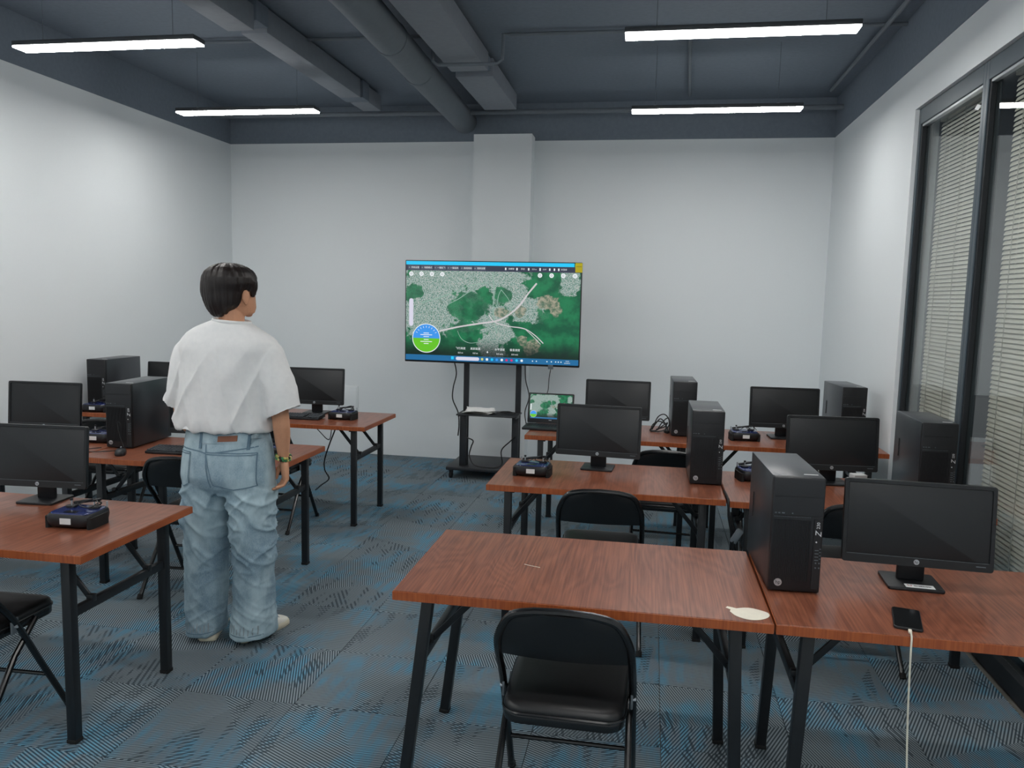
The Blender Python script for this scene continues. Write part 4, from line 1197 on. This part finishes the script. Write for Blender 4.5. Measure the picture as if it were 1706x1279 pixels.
arm_sleeve([((.215, 1.482), (.09, 1.37), .080), ((.262, 1.440), (.125, 1.31), .086), ((.286, 1.375), (.150, 1.255), .090), ((.312, 1.300), (.172, 1.195), .090), ((.336, 1.222), (.186, 1.138), .088), ((.352, 1.168), (.196, 1.103), .086)])
arm_sleeve([((-.225, 1.482), (-.09, 1.37), .080), ((-.266, 1.440), (-.13, 1.31), .086), ((-.284, 1.375), (-.16, 1.265), .088), ((-.300, 1.300), (-.192, 1.212), .086), ((-.318, 1.230), (-.226, 1.165), .083), ((-.332, 1.182), (-.252, 1.135), .080)])
def ridge(q, p=2.5):
    return max(0.0, 1 - abs(noise.noise(q)) * 2.2) ** p
def shirtf(co, n_):
    t_ = max(0.0, min(1.0, (1.50 - co.z) / .22))
    # long soft folds: some fall straight, some drag from the right shoulder blade to the left hip
    d = .011 * t_ * (ridge(Vector((co.x * 7.5 - (co.z - 1.05) * 3.4, 1.7, co.z * 1.6))) - .35)
    d += .008 * t_ * (ridge(Vector((co.x * 9.0 + (co.z - 1.05) * 2.2 + 4.0, 5.1, co.z * 1.4))) - .35)
    d += .004 * noise.noise(co * 11)
    if co.z < 1.11 and abs(co.x + .03) < .24: d += .006 * math.sin(co.x * 47 + 2 * noise.noise(co * 6)) * min(1, (1.11 - co.z) / .05)
    return d
finish('t_shirt', remeshed('t_shirt', ts, .006, 16), 'shirt', P, shirtf, label='loose plain white T-shirt')
MB().tube([(.014 + .086 * math.cos(a), .0 + .070 * math.sin(a), 1.560 - .08 * .086 * math.cos(a) + .02 * .07 * math.sin(a)) for a in [i * 2 * PI / 40 for i in range(40)]], .0085, 8, closed=True).obj('collar', 'shirt', P)

# jeans
je = MB()
je.loft([ell(cx, cy, z, a, b, 36, 2.4) for z, cx, cy, a, b in ((1.075, -.022, .010, .186, .118), (1.03, -.022, .010, .200, .124), (.97, -.018, .006, .212, .132), (.90, -.014, .000, .222, .142), (.83, -.012, -.004, .226, .146), (.78, -.012, .0, .222, .136), (.745, -.012, .004, .200, .11), (.735, -.012, .006, .15, .07))])
je.loft([ell(cx, cy, z, a, b, 28, 2.2) for z, cx, cy, a, b in ((.86, -.115, .0, .10, .125), (.76, -.126, .0, .112, .128), (.66, -.134, .004, .112, .122), (.50, -.139, .008, .106, .114), (.35, -.143, .006, .100, .110), (.20, -.146, .004, .096, .110), (.09, -.148, .006, .092, .114), (.035, -.150, .008, .090, .116), (.028, -.150, .008, .080, .105), (.06, -.150, .008, .072, .098))])
je.loft([ell(cx, cy, z, a, b, 28, 2.2) for z, cx, cy, a, b in ((.86, .085, .0, .10, .125), (.76, .100, .0, .112, .128), (.66, .107, .004, .108, .122), (.50, .110, .010, .101, .114), (.33, .103, .012, .090, .108), (.20, .100, .018, .092, .114), (.10, .096, .026, .102, .128), (.038, .090, .030, .106, .134), (.030, .090, .030, .095, .12), (.06, .090, .030, .086, .11))])
def jeanf(co, n_):
    d = .004 * noise.noise(co * 9)
    hx = -.14 if co.x < -.012 else .103
    lx = co.x - hx; s_ = 1 if hx > 0 else -1
    if co.z < .82:
        t_ = min(1.0, (.82 - co.z) / .08)
        knee = .25 + math.exp(-((co.z - .54) / .15) ** 2) + .35 * math.exp(-((co.z - .13) / .07) ** 2) + .9 * math.exp(-((co.z - .73) / .07) ** 2)
        # creases slant across the back of each leg, uneven in length and spacing
        d += .010 * t_ * knee * (ridge(Vector((lx * 5 + hx * 9, co.y * 4, co.z * 15 + s_ * lx * 9)), 3.0) - .28)
        d += .008 * t_ * knee * (ridge(Vector((lx * 6 - hx * 5 + 3, co.y * 4, co.z * 13 - s_ * lx * 14 + 7)), 3.0) - .28)
        d += .005 * t_ * noise.noise(Vector((lx * 12, co.y * 8, co.z * 6 + hx * 20)))
    return d
jme = remeshed('jeans', je, .0065, 3)
JE = finish('jeans', jme, 'denim', P, jeanf, label='light blue washed wide-leg jeans')
bv = BVHTree.FromPolygons([v.co.copy() for v in jme.vertices], [tuple(p_.vertices) for p_ in jme.polygons])
def on_back(x, z, off):
    h = bv.ray_cast(Vector((x, -1.0, z)), Vector((0, 1, 0)))
    return (h[0] + Vector((0, -off, 0))) if h[0] is not None else Vector((x, -.14, z))
def patch(nm, fn_, nu, nv, mat, off=.0035, parent=JE, label=None):
    """a sewn-on piece that follows the cloth: fn_(u,v)->(x,z)"""
    vs = []
    for j in range(nv + 1):
        for i in range(nu + 1):
            x, z = fn_(i / nu, j / nv); vs.append(on_back(x, z, off))
    n0 = len(vs); vs += [q + Vector((0, off + .003, 0)) for q in vs[:n0]]
    fs = []; Wn = nu + 1
    for j in range(nv):
        for i in range(nu):
            a = j * Wn + i; fs.append((a, a + 1, a + Wn + 1, a + Wn))
    ed = list(range(Wn)) + [j * Wn + nu for j in range(1, nv + 1)] + [nv * Wn + i for i in range(nu - 1, -1, -1)] + [j * Wn for j in range(nv - 1, 0, -1)]
    for i in range(len(ed)):
        a, b = ed[i], ed[(i + 1) % len(ed)]
        fs.append((a, n0 + a, n0 + b, b))
    return MB().add(vs, fs).obj(nm, mat, parent, sharp=70, label=label)
def seam(nm, pts, wd, mat='denim_dark', off=.002):
    P2 = spline([(x, z, 0) for x, z in pts], 5)
    vs = []; fs = []
    for i, q in enumerate(P2):
        d_ = (P2[min(i + 1, len(P2) - 1)] - P2[max(i - 1, 0)]).normalized()
        for s in (-1, 1):
            vs.append(on_back(q.x - d_.y * wd * s, q.y + d_.x * wd * s, off))
    for i in range(len(P2) - 1): fs.append((2 * i, 2 * i + 1, 2 * i + 3, 2 * i + 2))
    MB().add(vs, fs).obj(nm, mat, JE, sharp=80)
def pocket(x0, x1, z0, z1, skew):
    def f(u, v):
        zb = z0 + .018 * abs(2 * u - 1)
        z = z1 + (zb - z1) * v
        xa = x0 + skew * v; xb = x1 + skew * v * .6
        m_ = (xa + xb) / 2; xa += (m_ - xa) * .10 * v; xb += (m_ - xb) * .10 * v
        return xa + (xb - xa) * u, z
    patch('back_pocket', f, 10, 10, 'denim', .0035)
    for (u0, v0, u1, v1) in ((0, 0, 1, 0), (0, .06, 1, .06), (0, 0, 0, 1), (1, 0, 1, 1), (0, 1, .5, 1), (.5, 1, 1, 1)):
        pts = [f(u0 + (u1 - u0) * i / 4, v0 + (v1 - v0) * i / 4) for i in range(5)]
        seam('pocket_stitching', pts, .0022, 'denim_dark', .006)
pocket(-.052, .175, .785, .955, .030)
pocket(-.215, -.140, .785, .950, .0)
patch('waistband', lambda u, v: (-.205 + .385 * u, 1.035 - .045 * v + .012 * u), 30, 3, 'denim', .003)
patch('leather_patch', lambda u, v: (.002 + .090 * u, 1.030 - .026 * v + .006 * u), 6, 3, 'leather_tan', .0065, label='tan leather patch on the waistband')
seam('yoke_seam', [(-.215, .965), (-.10, .958), (-.04, .950), (.06, .965), (.19, .985)], .003)
seam('center_seam', [(-.055, .99), (-.050, .93), (-.042, .86), (-.025, .79)], .003)
for x in (-.09, .135):
    patch('belt_loop', lambda u, v, x=x: (x + .012 * u, 1.04 - .07 * v), 2, 5, 'denim_dark', .007)
for hx, hw, ln in ((-.150, .078, .036), (.088, .094, .042)):
    seam('cuff_stitching', [(hx - hw, ln + .022), (hx, ln + .018), (hx + hw, ln + .022)], .002)
    for i in range(9):
        x = hx - hw * .8 + hw * 1.6 * i / 8
        seam('frayed_thread', [(x, ln + .026), (x + .003, ln + .055 + .008 * (i % 3))], .0022, 'stitch')
# shoes
def shoe(x, y, ang):
    sh = bpy.data.objects.new('shoe', None); COL.objects.link(sh); sh.parent = P
    sh.location = (x, y, 0); sh.rotation_euler = (0, 0, ang)
    prof = [(-.135, .030), (-.12, .040), (-.06, .041), (.0, .042), (.06, .048), (.11, .047), (.145, .036), (.16, .014)]
    def ring(z, grow, top=None):
        r = [(w_ + grow if w_ > 0 else 0, yy + (grow if yy > 0 else -grow), z) for yy, w_ in prof]
        return r + [(-a, b, c_) for a, b, c_ in reversed(r)]
    MB().loft([ring(.0, .0), ring(.006, .004), ring(.022, .004), ring(.030, .000)]).obj('sole', 'sole_cream', sh, sharp=50)
    hts = [(-.135, .095), (-.12, .105), (-.06, .100), (.0, .090), (.06, .066), (.11, .050), (.145, .042), (.16, .036)]
    rings = []
    for s, tz in ((1.0, 0), (.99, .35), (.93, .7), (.74, .92), (.3, 1.0)):
        r = []
        for (yy, w_), (_, h_) in zip(prof, hts):
            r.append((w_ * s, yy * (1 - .04 * tz), .029 + (h_ - .029) * tz))
        rings.append(r + [(-a, b, c_) for a, b, c_ in reversed(r)])
    MB().loft(rings).obj('upper', 'shoe_white', sh, sharp=60)
    lc = MB()
    for i in range(4):
        yy = .03 + i * .022; z = .085 - i * .0085
        lc.tube([(-.024, yy, z - .006), (0, yy + .006, z + .001), (.024, yy, z - .006)], .003, 6)
    lc.obj('laces', 'label_white', sh)
shoe(-.150, .070, .30)
shoe(.092, .095, -.40)
# bracelet of beads on the right wrist
br = bpy.data.objects.new('bracelet', None); COL.objects.link(br); br.parent = P; br.location = (.250, .036, .918); br.rotation_euler = (.1, .25, 0)
br['label'] = 'bead bracelet in green, dark brown and cream'
nb = 18
for i in range(nb):
    a = 2 * PI * i / nb
    for lv in (0, 1):
        mt = ('bead_green', 'bead_dark', 'bead_cream')[(i * 2 + lv * 5 + i // 4) % 3]
        MB().sphere((.033 * math.cos(a + lv * .17), .036 * math.sin(a + lv * .17), lv * .012 - .006), .0068, 8).obj('bead', mt, br)
